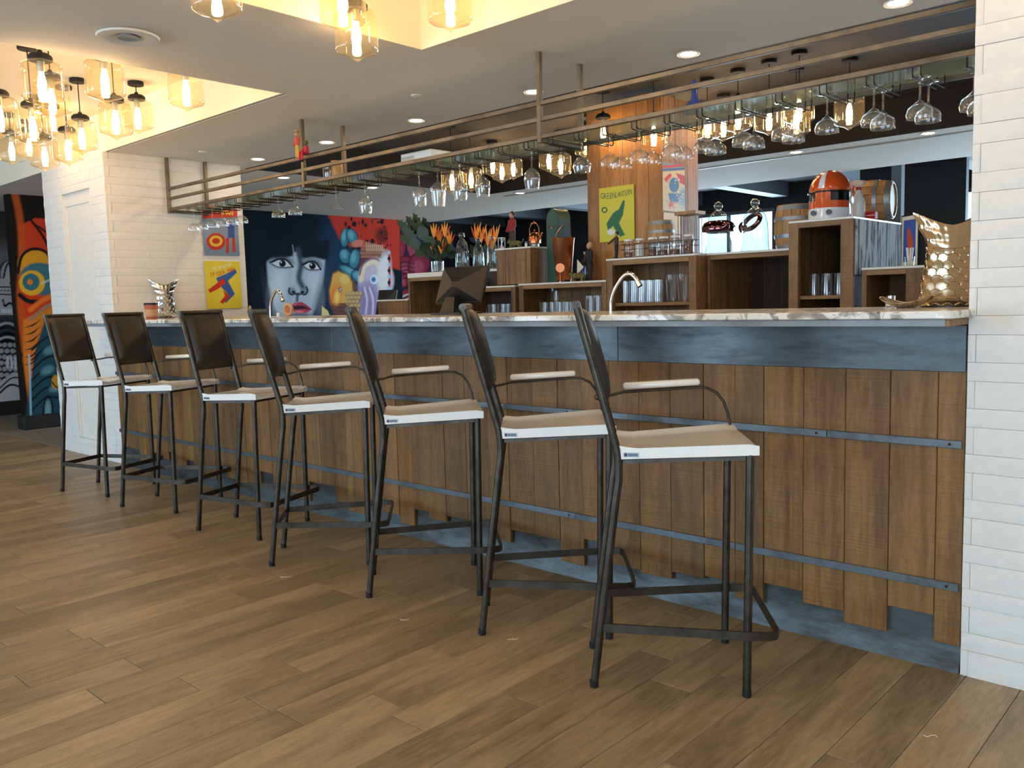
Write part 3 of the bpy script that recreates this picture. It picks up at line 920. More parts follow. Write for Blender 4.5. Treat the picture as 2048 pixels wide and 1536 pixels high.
# --- tin signs: plain stand-ins with the lettering, no figures
SX = -6.7965
def left_sign(name, z0, z1, y0, y1, label, fn):
    o = painted_sheet(name, (SX + .012, y0, z0), (0, y1 - y0, 0), (0, 0, z1 - z0), 90, 110, fn, 'sign_print', None, .005)
    return tag(o, label, 'sign')
def fn_l(o):
    return lambda u, v, a: ((SX + .0124, u, v), (math.pi / 2, 0, math.pi / 2)) if abs(a) < .01 else ((SX + .0124, u, v), (Matrix.Rotation(math.pi / 2, 4, 'Z') @ Matrix.Rotation(math.pi / 2, 4, 'X') @ Matrix.Rotation(a, 4, 'Z')).to_euler())
def s_yellow(p):
    p.fill((214, 196, 62)); p.ell(440, 570, 40, 60, (226, 208, 70), 40, 0, .8)
    p.poly([(432, 556), (452, 548), (470, 538), (474, 545), (456, 562), (470, 588), (452, 606), (446, 600), (456, 588), (440, 572)], (62, 96, 160), 1.2)
    p.poly([(416, 580), (434, 566), (446, 556), (452, 566), (436, 578), (420, 586)], (196, 56, 44), 1.2); p.poly([(446, 580), (460, 592), (446, 608), (440, 604), (450, 592)], (196, 56, 44), 1.2)
o = left_sign('tin_sign', 1.205, 1.607, 3.625, 3.95, 'yellow tin sign with red arched lettering on the left wall', s_yellow)
arc_text('THE AMAZING', .030, 'print_white', o, 3.775, 1.562, .19, .006, .045, fn_l(o)); arc_text('SPIDER-MAN', .052, 'print_red', o, 3.785, 1.518, .235, .010, .055, fn_l(o))
def s_blue(p):
    p.fill((116, 134, 156)); p.ell(440, 470, 50, 20, (136, 150, 168), 16); p.poly([(400, 418), (480, 418), (480, 434), (400, 438)], (190, 70, 52), 1.5)
    p.ell(432, 483, 19, 17, (190, 62, 44), 1.2); p.ell(432, 482, 13, 11, (222, 190, 70), 1.2); p.ell(432, 482, 8, 6, (190, 62, 44), 1.2)
    p.poly([(455, 442), (468, 444), (470, 476), (456, 476)], (70, 92, 150), 1.5); p.poly([(452, 476), (458, 476), (458, 506), (452, 506)], (186, 62, 48), 1); p.poly([(464, 476), (470, 476), (471, 504), (465, 504)], (186, 62, 48), 1)
o = left_sign('tin_sign', 1.655, 2.055, 3.63, 3.955, 'blue tin sign above the yellow one on the left wall', s_blue)
arc_text('SUPERMAN', .048, 'print_yellow', o, 3.79, 2.012, .25, -.006, 0.0, fn_l(o))
# ================================================================ BAR FRONT
bar = thing('bar_cabinet', 'long bar front of upright brown boards with zinc band and strips', 'bar', ((XL + XR) / 2, YB, 0))
bar.location = (0, 0, 0)
MB().box(XL, XR - .004, 2.872, 3.10, 0, 1.095).build('carcass', 'zinc_kick', bar, 0)
# galvanised kick sheet with rolled foot
prof = [(2.872, .30), (2.862, .30), (2.862, .12), (2.858, .07), (2.848, .03), (2.838, .008), (2.836, .0), (2.872, 0)]
v = []; f = []
for x in (XL, XR - .006): v += [(x, y, z) for y, z in prof]
n = len(prof); f = [tuple(range(n))[::-1], tuple(range(n, 2 * n))] + [(i, (i + 1) % n, n + (i + 1) % n, n + i) for i in range(n)]
MB().add(v, f).build('kick_sheet', 'zinc_kick', bar, 40)
rb = random.Random(21)
xs = [XR - .004, -.8135, -.957, -1.101, -1.246, -1.393, -1.505]
xr = -1.505
while xr > XL + .09:
    xr -= rb.choice((.115, .13, .145, .145, .15)); xs.append(max(xr, XL))
if xs[-1] > XL: xs.append(XL)
zb0 = [.085, .169, .079, .115, .155, .079, .133, .121]
for k in range(len(xs) - 1):
    a, b_ = xs[k + 1], xs[k]
    z0 = zb0[k] if k < len(zb0) else rb.choice((.06, .09, .12, .15, .18, .10))
    dy = rb.uniform(0, .004)
    MB().box(-(b_ - a) / 2 + .0009, (b_ - a) / 2 - .0009, 0, .018, 0, .955 - z0, .0018).build('board', 'pine', bar, 30, ((a + b_) / 2, 2.844 - dy, z0))
# zinc band under the counter, sheets butted together
bx = [XL, -5.55, -3.95, -2.02, XR - .004]
for a, b_ in zip(bx[:-1], bx[1:]):
    MB().box(a + .0012, b_ - .0012, 2.838, 2.862, .948, 1.092, .002).build('band_sheet', 'zinc_band', bar, 30)
for z0, z1 in ((.713, .738), (.262, .288)):
    sx = [XL, -5.2, -4.42, -3.6, -2.25, -1.16 if z0 > .5 else -1.5, XR - .01]
    for a, b_ in zip(sx[:-1], sx[1:]):
        MB().box(a + .0008, b_ - .0008, 2.832, 2.842, z0, z1, .0015).build('strip', 'zinc_strip', bar, 30)
        MB().lathe([(.0045, 0), (.0045, .0015), (.001, .003)], 8, T(0, 0, 0, math.pi / 2)).build('nail', 'wire_dark', bar, 35, (b_ - .035, 2.832, (z0 + z1) / 2))
# ---- countertop
ct = thing('countertop', 'long veined marble countertop with grey wooden apron along the bar', 'countertop', (0, 0, 1.117))
CTF, CTB = 2.62, 3.46
def roundcorner(x0, x1, y0, y1, r=.05):
    return [(x0, y0), (x1 - r, y0)] + [(x1 - r + r * math.sin(a), y0 + r - r * math.cos(a)) for a in (R_(22), R_(45), R_(68))] + [(x1, y0 + r), (x1, 2.83), (XR - .002, 2.83), (XR - .002, y1), (XL + .004, y1), (XL + .004, 2.85), (x0, 2.85)]
po = roundcorner(-6.93, -.712, CTF, CTB)
pin = [(x + (.004 if x < -6.9 else (-.004 if x > -.73 else 0)), y + (.004 if y < 2.63 else 0)) for x, y in po]
v = [(x, y, .003) for x, y in po] + [(x, y, .019) for x, y in po] + [(x, y, .023) for x, y in pin] + [(x, y, 0) for x, y in pin]
n = len(po)
f = [(i, (i + 1) % n, n + (i + 1) % n, n + i) for i in range(n)] + [(n + i, n + (i + 1) % n, 2 * n + (i + 1) % n, 2 * n + i) for i in range(n)] + [(3 * n + i, 3 * n + (i + 1) % n, (i + 1) % n, i) for i in range(n)] + [tuple(range(2 * n, 3 * n)), tuple(range(3 * n, 4 * n))[::-1]]
MB().add(v, f).build('slab', 'marble', ct, 40)
MB().box(-6.80, XR - .012, 2.645, 2.675, -.022, -.0005, .002).build('apron', 'grey_trim', ct, 30)
MB().box(XR - .012, XR + .0, 2.645, 2.83, -.022, -.0005, .002).build('apron_return', 'shelf_pine_x', ct, 30)
MB().box(-6.80, XR - .02, 2.675, 2.86, -.020, -.002).build('soffit_board', 'shelf_pine_x', ct, 0)
MB().box(-6.93, -6.80, 2.66, 2.85, -.018, -.002).build('shade_strip', 'frame_black', ct, 0)  # black strip standing in for the shade under the counter's overhanging end
# working side of the bar: lower sink ledge
wk = thing('sink_counter', 'low steel sink counter on the working side of the bar', 'counter', (0, 0, 0))
MB().box(XL + .02, XR - .02, 3.12, 3.58, .86, .90, .004).build('worktop', 'galv', wk, 30)
MB().box(XL + .02, XR - .02, 3.14, 3.56, .02, .86).build('cabinet', 'dark_pine', wk, 0)
# ================================================================ GLASS RACK
YF, YK = 3.35, 3.68
rack = thing('glass_rack', 'brown steel glass rack hung from the ceiling above the bar', 'rack', (0, 0, 2.0))
q = .0125
for X in (-6.782, -4.885, -2.835):
    for Y in (YF, YK):
        MB().box(X - q, X + q, Y - q, Y + q, -.016, ZS - 2.0, .002).build('post', 'rack_steel', rack, 30)
    MB().box(X - q, X + q, YF + q, YK - q, -.012, .012, .002).build('cross_bar', 'rack_steel', rack, 30)
XP = [-6.782, -4.885, -2.835, XR + .0]
for a, b_ in zip(XP[:-1], XP[1:]):
    a2, b2 = a + q, (b_ - q if b_ < -1 else b_)
    for z in (.003, .088, .166):
        MB().box(a2, b2, YF - .011, YF + .011, z, z + .022, .002).build('rail', 'rack_steel', rack, 30)
    MB().box(a2, b2, YK - .011, YK + .011, .003, .025, .002).build('back_rail', 'rack_steel', rack, 30)
    MB().box(a2 + .005, b2 - .005, YF + .012, YK - .012, .020, .026).build('glass_shelf', 'shelf_glass', rack, 0)
hang = MB()
for s in (-1, 1):
    x = s * .014
    hang.tube([(x, YF + .004, .004), (x, YF + .004, -.022), (x, YF + .012, -.030), (x * 1.0, YK - .05, -.030), (x, YK - .042, -.022), (x, YK - .042, .018)], .0026, 6)
hm = hang.mesh('hanger'); hm.materials.append(MATS['wire_dark'])
foot_px = [(354, 420.6, 'c'), (374, 417.8, 'c'), (397.4, 413.9, 'c'), (418.7, 410.4, 'c'), (444.7, 407, 'c'), (467.5, 404, 'c'),
           (547, 390.7, 'c'), (575, 384, 'c'), (662.5, 369, 'm'), (727.7, 359, 'w'), (837.4, 339, 'w'), (878.5, 332.6, 't'), (918.3, 323.8, 'w'), (960.5, 315, 'w'), (1054, 295.7, 'w'), (1154, 276.7, 'b'),
           (1210, 266, 'c'), (1228, 270, 'c'), (1269, 255, 'c'), (1291, 259, 'c'), (1335, 243, 'c'), (1360, 249, 'c'), (1398, 230, 'c'), (1420, 236, 'c'), (1475, 215, 'c'), (1500, 222, 'c'), (1553, 199, 'c'), (1576, 206, 'c'),
           (1646, 184, 'c'), (1733, 163, 'c'), (1748, 170, 'c'), (1826, 145, 'c'), (1843, 152, 'c'), (1933, 122, 'c'), (1948, 129, 'c')]
ZG = 1.972
gl_pos = []
hx = []
for px, py, ty in foot_px:
    P = on(px, py, 2, ZG + .004)
    k_ = any(abs(g[0] - P[0]) < .04 for g in gl_pos)
    gl_pos.append([gl_pos[-1][0] if k_ else P[0], 3.492 if k_ else 3.395, ty])
    if not any(abs(h - P[0]) < .06 for h in hx): hx.append(P[0])
hx.sort()
full = list(hx)
for a, b_ in zip(hx[:-1], hx[1:]):
    nn = int(round((b_ - a) / .17))
    for k in range(1, nn): full.append(a + (b_ - a) * k / nn)
for X in full:
    put('hanger', hm, None, rack, (X, 0, 0))
# ---- stemware (hanging upside down: foot on top)
def stem(prof, seg=22):
    return MB().lathe(prof, seg, None, False).mesh('glass', 60)
def flip(pr):       # pr given standing; hang from foot
    return [(r, -z) for r, z in pr]
foot = [(.0008, .001), (.034, .001), (.035, .003), (.012, .007), (.0045, .014)]
PR = {'c': foot + [(.004, .075), (.006, .086), (.022, .098), (.040, .112), (.0465, .130), (.0455, .150), (.0445, .150), (.0455, .130), (.039, .114), (.021, .101), (.0006, .095)],
      'w': foot + [(.004, .085), (.006, .095), (.024, .108), (.039, .130), (.042, .150), (.038, .185), (.034, .207), (.0332, .207), (.0372, .185), (.041, .150), (.038, .131), (.022, .111), (.0006, .100)],
      't': foot + [(.004, .075), (.007, .085), (.030, .104), (.046, .126), (.045, .145), (.038, .195), (.034, .225), (.0332, .225), (.0372, .195), (.044, .145), (.045, .127), (.028, .107), (.0006, .092)],
      'm': foot + [(.004, .090), (.006, .096), (.052, .150), (.0512, .151), (.005, .1005), (.0006, .099)],
      'b': foot + [(.004, .070), (.007, .080), (.026, .090), (.043, .112), (.045, .130), (.038, .160), (.0372, .160), (.044, .130), (.042, .113), (.025, .093), (.0006, .085)]}
split = 5
gm = {}
for k, pr in PR.items():
    fm = MB().lathe(flip(pr[:5]), 22, None, False).mesh('foot', 60)
    sm = MB().lathe(flip(pr[4:6]), 10, None, False).mesh('stem', 60)
    bm_ = MB().lathe(flip(pr[5:]), 26, None, False).mesh('bowl', 60)
    for m_ in (fm, sm, bm_): m_.materials.append(MATS['clear_glass'])
    gm[k] = (fm, sm, bm_)
KN = {'c': 'coupe_glass', 'w': 'wine_glass', 't': 'wine_glass', 'm': 'martini_glass', 'b': 'wine_glass'}
LB = {8: 'cone shaped martini glass hanging from the rack left of the tall wine glasses', 9: 'clear wine glass hanging in the rack just right of the martini glass',
      10: 'clear wine glass hanging in the rack, leftmost of the row of four', 11: 'clear tulip shaped wine glass with wide shoulder, second of the row of four', 12: 'clear wine glass hanging in the rack, third of the row of four', 13: 'clear wine glass hanging in the rack, rightmost of the row of four',
      14: 'clear wine glass hanging alone just left of the third rack post', 15: 'short round wine glass hanging just right of the third rack post', 28: 'clear coupe glass hanging alone above the left edge of the helmet'}
gcl = ['at the far left end of the rack', 'second from the far left rack end', 'third from the far left rack end', 'fourth from the far left rack end', 'fifth from the far left rack end', 'sixth from the far left rack end', 'left one of the pair over the dark mural', 'right one of the pair over the dark mural']
pairs = {16: 'over the yellow sign', 18: 'over the middle of the wood column', 20: 'over the right side of the wood column', 22: 'just right of the wood column', 24: 'over the left glass bell jar', 26: 'over the right glass bell jar', 29: 'above the spray bottle', 31: 'above the framed picture', 33: 'against the white brick wall'}
for i, (X, Y, ty) in enumerate(gl_pos):
    if i in LB: lab = LB[i]
    elif i < 8: lab = 'clear coupe glass hanging upside down, ' + gcl[i]
    else:
        k = i if i in pairs else i - 1
        lab = 'clear coupe glass, %s of the pair hanging %s' % ('front' if i == k else 'rear', pairs[k])
    t = thing(KN[ty], lab, 'glass', (X, Y, ZG + .0035), 0, 'stemware hanging in the rack')
    for nm, me in zip(('foot', 'stem', 'bowl'), gm[ty]): put(nm, me, None, t)
# ---- things lying on the rack's glass shelf
ZR = 2.0265
def rk(px, py, Y): return on(px, py, 1, Y)
P = rk(660, 345, 3.50)
t = thing('glass_tumbler', 'ribbed clear tumbler on the rack shelf beside a wooden tube', 'glass', (P[0] - .02, 3.50, ZR))
MB().lathe([(.001, .002), (.03, .002), (.038, .11), (.0368, .11), (.029, .006), (.001, .006)], 20, None, False).build('body', 'clear_glass', t)
MB().lathe([(.0300, 0), (.0312, 0), (.0312, .002), (.0300, .002)], 20, None, False).build('base_ring', 'clear_glass', t)
t = thing('wooden_tube', 'pale wooden tube box standing on the rack shelf', 'box', (P[0] + .065, 3.51, ZR))
MB().lathe([(.001, 0), (.036, 0), (.036, .118), (.001, .118)], 20).build('body', 'barrel_oak', t); MB().lathe([(.001, .1185), (.0375, .1185), (.0375, .128), (.001, .128)], 20).build('lid', 'kraft', t)
a, b_ = rk(802, 322, 3.44), rk(862, 300, 3.44)
t = thing('carton', 'flat pale speckled carton lying on the rack shelf', 'box', ((a[0] + b_[0]) / 2, 3.53, ZR))
w = (b_[0] - a[0]) / 2
MB().box(-w, w, -.09, .09, 0, .06, .002).build('body', 'grain_white', t, 30); MB().box(-w * .99, -w * .1, -.0912, -.0902, .008, .046).build('label_panel', 'galv', t, 0)
MB().box(-w - .001, w + .001, -.091, .091, .0605, .064, .001).build('lid', 'napkin', t, 30)
P = rk(1389, 190, 3.52)
t = thing('blue_decanter', 'blue ceramic decanter with long neck on the rack shelf', 'vase', (P[0], 3.52, ZR))
MB().lathe([(.001, 0), (.05, 0), (.056, .012), (.05, .03), (.02, .055), (.014, .075), (.014, .12), (.011, .12), (.010, .07), (.001, .03)], 22).build('body', 'blue_glaze', t)
MB().lathe([(.001, .121), (.0135, .121), (.0165, .130), (.001, .150)], 14).build('stopper', 'blue_glaze', t)
# two little dolls on the second post
def doll(loc, lab, torso, legs, sit, rz=0):
    t = thing('toy_figure', lab, 'toy figure', loc, rz, None)
    if sit:
        MB().tube([(0, -.01, .03), (0, -.012, .075)], .02, 10, None, [.018, .015]).tube([(-.012, -.012, .03), (-.014, -.055, .032), (-.014, -.058, -.02)], .009, 8).tube([(.012, -.012, .03), (.014, -.055, .032), (.014, -.058, -.02)], .009, 8).tube([(-.017, -.012, .07), (-.03, -.03, .045), (-.03, -.045, .03)], .006, 8).tube([(.017, -.012, .07), (.03, -.03, .045), (.03, -.045, .03)], .006, 8).build('body', torso, t, 50)
        MB().sphere(.016, T(0, -.012, .096)).build('head', 'moss', t, 60)
        for s_ in (-1, 1): MB().box(s_ * .014 - .008, s_ * .014 + .008, -.075, -.05, -.032, -.02, .003).build('shoe', 'cloth_dark', t, 30)
    else:
        MB().tube([(-.010, 0, .0), (-.010, 0, .07), (-.004, 0, .085)], .0085, 8).tube([(.010, 0, .0), (.010, 0, .07), (.004, 0, .085)], .0085, 8).build('legs', legs, t, 50)
        MB().tube([(0, 0, .080), (0, 0, .13)], .016, 10, None, [.015, .019]).tube([(-.018, 0, .126), (-.027, -.004, .10), (-.026, -.012, .075)], .006, 8).tube([(.018, 0, .126), (.027, -.004, .10), (.026, -.012, .075)], .006, 8).build('torso', torso, t, 50)
        MB().sphere(.016, T(0, 0, .15)).build('head', 'skin', t, 60)
        MB().lathe([(.026, 0), (.026, .003), (.014, .006), (.013, .016), (.001, .018)], 14, T(0, 0, .162)).build('hat', 'kraft', t)
    return t
ZT = 2.0 + .1885
doll((-4.885 - .06, YF, ZT), 'small standing toy figure in yellow and orange beside the second rack post', 'paper_orange', 'cloth_yellow', False)
doll((-4.885 + .05, YF + .005, ZT - .018), 'small crimson toy figure sitting on the top rack rail', 'cloth_crimson', None, True)
# ================================================================ BAR STOOLS
def seat_mesh():
    nu, nv = 14, 18
    top = []; bot = []
    for i in range(nu + 1):
        u = i / nu
        x = .085 + .405 * u
        hw = .157 + (.215 - .157) * u
        for j in range(nv + 1):
            w_ = j / nv * 2 - 1
            rim = max(0.0, (abs(w_) - .80) / .20)
            h = -.012 + .016 * (rim * rim * (3 - 2 * rim)) + (.010 * max(0, (.12 - u) / .12))
            if u > .93: h -= .006 * ((u - .93) / .07) ** 2
            ed = .004 if abs(w_) > .995 else 0
            xx = x + (.006 * (1 - w_ * w_) if u > .99 else 0)
            top.append((xx, w_ * hw, .749 + .020 * u + h - ed))
            bot.append((xx, w_ * hw, .717 + .018 * u))
    n = (nu + 1) * (nv + 1)
    v = top + bot
    f = []
    I = lambda i, j: i * (nv + 1) + j
    for i in range(nu):
        for j in range(nv):
            f.append((I(i, j), I(i + 1, j), I(i + 1, j + 1), I(i, j + 1)))
            f.append((n + I(i, j), n + I(i, j + 1), n + I(i + 1, j + 1), n + I(i + 1, j)))
    for i in range(nu):
        for j in (0, nv): f.append((I(i, j), I(i + 1, j), n + I(i + 1, j), n + I(i, j)))
    for j in range(nv):
        for i in (0, nu): f.append((I(i, j), I(i, j + 1), n + I(i, j + 1), n + I(i, j)))
    return MB().add(v, f)
def post_pt(s, y): return (.081 - .115 * s, y, .745 + .440 * s)
def make_stool():
    t = thing('bar_stool', 'x', 'bar stool')
    for s in (-1, 1):
        y = .150 * s
        leg = MB().tube([(0, y, .012), (.036, y, .30), (.076, y, .60), (.084, y, .65), (.085, y, .70), (.081, y, .745), post_pt(.3, y), post_pt(1.0, y)], .0125, 12).build('leg', 'stool_steel', t)
        MB().lathe([(.0130, 0), (.0138, .004), (.0138, .022), (.0128, .022)], 12, T(-.001, y, 0)).build('foot_cap', 'black_rubber', leg)
        y2 = .200 * s
        leg = MB().tube([(.455, .205 * s, .012), (.466, y2, .735)], .0125, 12).build('leg', 'stool_steel', t)
        MB().lathe([(.0130, 0), (.0138, .004), (.0138, .022), (.0128, .022)], 12, T(.455, .205 * s, 0)).build('foot_cap', 'black_rubber', leg)
    st = seat_mesh().build('seat', 'enamel', t, 40)
    # maker's label on the seat edge
    lb = MB().box(.100, .142, -.0015, -.0005, .7255, .7375)
    an = -math.atan2(.058, .405)
    M = T(.085, -.157, 0, 0, 0, an) @ T(-.085, 0, 0)
    MB().box(.100, .146, -.0011, -.0004, .7245, .7385, 0, M).build('label', 'galv', st, 0)
    mk = MB()
    mk.lathe([(.0052, 0), (.0052, .0004), (.001, .0004)], 14, M @ T(.1065, -.0011, .7315, math.pi / 2))
    for k in range(7): mk.box(.114 + k * .0042, .1168 + k * .0042, -.0015, -.0011, .7275, .7352, 0, M)
    mk.build('label_print', 'print_ink', st, 0)
    MB().tube([(.10, -.145, .708), (.46, -.195, .724), (.46, .195, .724), (.10, .145, .708), (.10, -.13, .708)], .008, 4).build('seat_frame', 'stool_steel', t, 30)
    # foot ring of flat bar
    z = .192
    arc = [(.03, -.155), (.455, -.216), (.515, -.218), (.540, -.208), (.549, -.185), (.549, .185), (.540, .208), (.515, .218), (.455, .216), (.03, .155)]
    v = []; f = []
    pts = [Vector((a, b_, 0)) for a, b_ in arc]
    for i, p_ in enumerate(pts):
        d = (pts[min(i + 1, len(pts) - 1)] - pts[max(i - 1, 0)]).normalized()
        nn = Vector((-d.y, d.x, 0)) * .004
        v += [(p_.x + nn.x, p_.y + nn.y, z - .013), (p_.x - nn.x, p_.y - nn.y, z - .013), (p_.x - nn.x, p_.y - nn.y, z + .013), (p_.x + nn.x, p_.y + nn.y, z + .013)]
    for i in range(len(pts) - 1):
        for k in range(4): f.append((4 * i + k, 4 * i + (k + 1) % 4, 4 * i + 4 + (k + 1) % 4, 4 * i + 4 + k))
    f += [(0, 1, 2, 3), tuple(4 * (len(pts) - 1) + k for k in (3, 2, 1, 0))]
    MB().add(v, f).build('footrest', 'stool_steel', t, 40)
    MB().box(.024, .032, -.145, .145, z - .013, z + .013, .001).build('back_stretcher', 'stool_steel', t, 30)
    tp = post_pt(1.0, 0)
    MB().tube([(tp[0], -.1615, tp[2]), (tp[0], .1615, tp[2])], .0128, 10).build('top_rail', 'stool_steel', t)
    # padded back panel, bulging forward
    nu, nv = 12, 10; v = []; f = []
    for side in (0, 1):
        for i in range(nu + 1):
            s_ = .30 + .685 * i / nu
            for j in range(nv + 1):
                w_ = j / nv * 2 - 1
                e = (1 - w_ ** 4) * (1 - (2 * i / nu - 1) ** 4)
                px_, _, pz_ = post_pt(s_, 0)
                off = (.004 + .034 * math.sqrt(max(e, 0))) if side else (-.002 - .004 * math.sqrt(max(e, 0)))
                v.append((px_ + off * .967, w_ * .136, pz_ + off * .253))
    n = (nu + 1) * (nv + 1); I = lambda i, j: i * (nv + 1) + j
    for i in range(nu):
        for j in range(nv):
            for b0 in (0, n): f.append((b0 + I(i, j), b0 + I(i + 1, j), b0 + I(i + 1, j + 1), b0 + I(i, j + 1)))
    for i in range(nu):
        for j in (0, nv): f.append((I(i, j), I(i + 1, j), n + I(i + 1, j), n + I(i, j)))
    for j in range(nv):
        for i in (0, nu): f.append((I(i, j), I(i, j + 1), n + I(i, j + 1), n + I(i, j)))
    MB().add(v, f).build('backrest', 'vinyl', t, 50)
    # single arm on the left side
    pb = post_pt(.29, .15)
    MB().tube([(pb[0] - .012, .150, pb[2]), (pb[0] + .03, .172, pb[2] + .004), (.115, .190, .884), (.360, .196, .895), (.395, .197, .893), (.428, .198, .876), (.452, .199, .845), (.466, .200, .805), (.474, .200, .765)], .0052, 8).build('arm_rod', 'stool_steel', t)
    MB().sphere(.011, T(pb[0] - .020, .150, pb[2]), 10, 6).build('arm_bolt', 'stool_steel', t, 60)
    MB().box(.117, .372, .168, .222, 0, .021, .006, T(0, 0, .8895, 0, -.040) ).build('arm_pad', 'enamel', t, 50)
    return t
FOOT = {1: ((125.4, 983), 21.5), 2: ((245, 1013.7), 23.0), 3: ((398, 1061), 19.5), 4: ((544.4, 1131.5), 47), 5: ((739, 1194.6), 48.5), 6: ((965, 1269), 41), 7: ((1189, 1373), 37.5)}
stl = {1: 'bar stool with white seat, farthest from the camera beside the white door panel', 2: 'bar stool with white seat, second from the white door panel', 3: 'bar stool with white seat in front of the yellow tin sign', 4: 'bar stool with white seat, middle one of the seven', 5: 'bar stool with white seat, third from the white brick wall on the right', 6: 'bar stool with white seat, second from the white brick wall on the right', 7: 'bar stool with white seat, nearest the camera and the white brick wall'}
proto = make_stool()
pk = kids_of(proto)
for k, (pxy, ang) in FOOT.items():
    A = on(*pxy, 2, 0.0)
    th = R_(ang)
    loc = (A[0] - math.sin(th) * .15, A[1] + math.cos(th) * .15, 0)
    if k == 1:
        o = proto; o.location = loc; o.rotation_euler = (0, 0, th)
    else:
        o = copy_tree(proto, pk, loc, th)
    o['label'] = stl[k]; o['group'] = 'bar stools standing along the bar'
# ================================================================ PENDANT LAMPS
RJ = .095
jar_prof = [(.046, .232), (.05, .225), (.068, .218), (.086, .208), (.094, .194), (.095, .18), (.095, .062), (.0945, .052), (.090, .044), (.078, .037), (.055, .030), (.032, .022), (.016, .012), (.006, .004), (.0008, 0)]
jm = MB().lathe(jar_prof, 28, None, False).mesh('glass', 60); jm.materials.append(MATS['pendant_glass'])
cm = MB().lathe([(.001, .275), (.010, .274), (.014, .262), (.040, .256), (.050, .248), (.054, .242), (.054, .224), (.050, .222), (.001, .222)], 20).mesh('cap'); cm.materials.append(MATS['black_paint'])
sm_ = MB().lathe([(.001, .222), (.018, .222), (.018, .178), (.014, .172), (.001, .172)], 14).mesh('socket'); sm_.materials.append(MATS['galv'])
bu = MB().lathe([(.001, .172), (.011, .168), (.016, .150), (.021, .120), (.022, .100), (.015, .082), (.001, .074)], 8).mesh('bulb', 60); bu.materials.append(MATS['bulb_glow'])
cn = MB().lathe([(.001, 0), (.048, 0), (.050, -.003), (.050, -.022), (.047, -.025), (.001, -.025)], 20).mesh('canopy'); cn.materials.append(MATS['black_paint'])
def cord_mesh(L):
    me = MB().cyl(.0032, 0, L, 6).mesh('cord', 60); me.materials.append(MATS['black_rubber']); return me
def pendant(x, y, ztip, lab, group, zc=ZC):
    t = thing('pendant_lamp', lab, 'pendant lamp', (x, y, ztip), 0, group)
    put('glass', jm, None, t); put('cap', cm, None, t)
    s_ = put('socket', sm_, None, t); put('bulb', bu, None, s_)
    put('canopy', cn, None, t, (0, 0, zc - ztip))
    L = zc - ztip - .025 - .274
    if L > .005: put('cord', cord_mesh(L), None, t, (0, 0, .274))
usedL = []
left = [(88, 218, 81, 'big front left one just under the beam'), (107, 241, 68, 'half hidden behind the big front left one'), (213, 209, 76, 'with its top cut off by the beam'), (234, 281, 64, 'low one right of the middle'),
        (278, 269, 57, 'with its cord showing, second from the right'), (375, 224, 68, 'rightmost of the left group'), (166, 310, 58, 'on a long cord from a visible canopy'), (69, 295, 68, 'low one under the big front left jar'),
        (3, 277, 70, 'cut by the left picture edge'), (139, 332, 57, 'low one before the brick pillar'), (92, 344, 54, 'lowest of the left group'), (26, 331, 50, 'small far one near the left edge'), (61, 322, 50, 'small far one between two low ones'), (108, 272, 60, 'small one behind, above the lowest')]
for px, py, w, lab in left:
    P = at_depth(px, py, FPX * .19 / w)
    for it in range(60):
        if P[0] < -4.46 and P[1] < 2.76 and not any(math.hypot(P[0] - a, P[1] - b_) < .2 for a, b_ in usedL): break
        P = CAM + (P - CAM) * 1.012
    usedL.append((P[0], P[1]))
    pendant(P[0], P[1], P[2], 'amber jar pendant in the left cove, ' + lab, 'jar pendants in the left cove')
for px, py, w, lab in ((436, 46, 100, 'leftmost of the four'), (688, 66, 92, 'upper one of the overlapping two'), (715, 125, 82, 'lower one of the overlapping two'), (902, 65, 90, 'rightmost of the four')):
    P = at_depth(px, py, FPX * .19 / w)
    k = 1.0
    if P[0] < -3.09: k = (-3.09) / P[0]
    P = CAM + (P - CAM) * k
    pendant(P[0], P[1], P[2], 'amber jar pendant in the upper middle cove, ' + lab, 'jar pendants in the middle cove')
for k, (x_, y_, z_) in enumerate(((-2.55, 1.0, 2.2), (-2.1, 1.55, 2.12), (-1.7, 2.25, 2.24), (-1.35, 1.2, 2.16), (-.95, 1.9, 2.2), (-.5, 2.45, 2.14), (-.2, 1.3, 2.22), (.35, 2.0, 2.17), (.8, 1.1, 2.2), (-1.6, .3, 2.15), (-.6, .5, 2.2), (.4, .2, 2.15))):  # unseen pendants added to throw warm light onto the stools from overhead
    pendant(x_, y_, z_, 'added amber jar pendant out of view, lighting the stools from above', 'added jar pendants out of view in the middle cove')
rec = [(1698, 261, 58), (1598, 255, 60), (1592, 279, 56), (1538, 272, 58), (1476, 270, 56), (1447, 284, 50), (1415, 286, 54), (1386, 285, 50), (1308, 303, 50), (1349, 288, 48), (1172, 315, 44), (1182, 319, 46), (1207, 300, 46), (905, 390, 44), (943, 385, 42), (986, 356, 40), (1004, 365, 37), (1027, 351, 38), (1098, 332, 40), (1122, 357, 42)]
rl = ['rightmost, left of the white brick wall', 'upper one right of the bell jars', 'lower one right of the bell jars', 'left of the pair above the helmet', 'above the right bell jar', 'far one above the left bell jar', 'just right of the wood column', 'behind the right edge of the wood column', 'in front of the wood column sign poster', 'far one over the wood column', 'at the left edge of the wood column', 'just inside the left edge of the wood column', 'small high one over the yellow sign', 'leftmost of the recess row', 'second from the left of the recess row', 'leftmost of a cluster of three', 'lowest of a cluster of three', 'rightmost of a cluster of three', 'high one right of the third rack post', 'low one right of the third rack post']
used = []
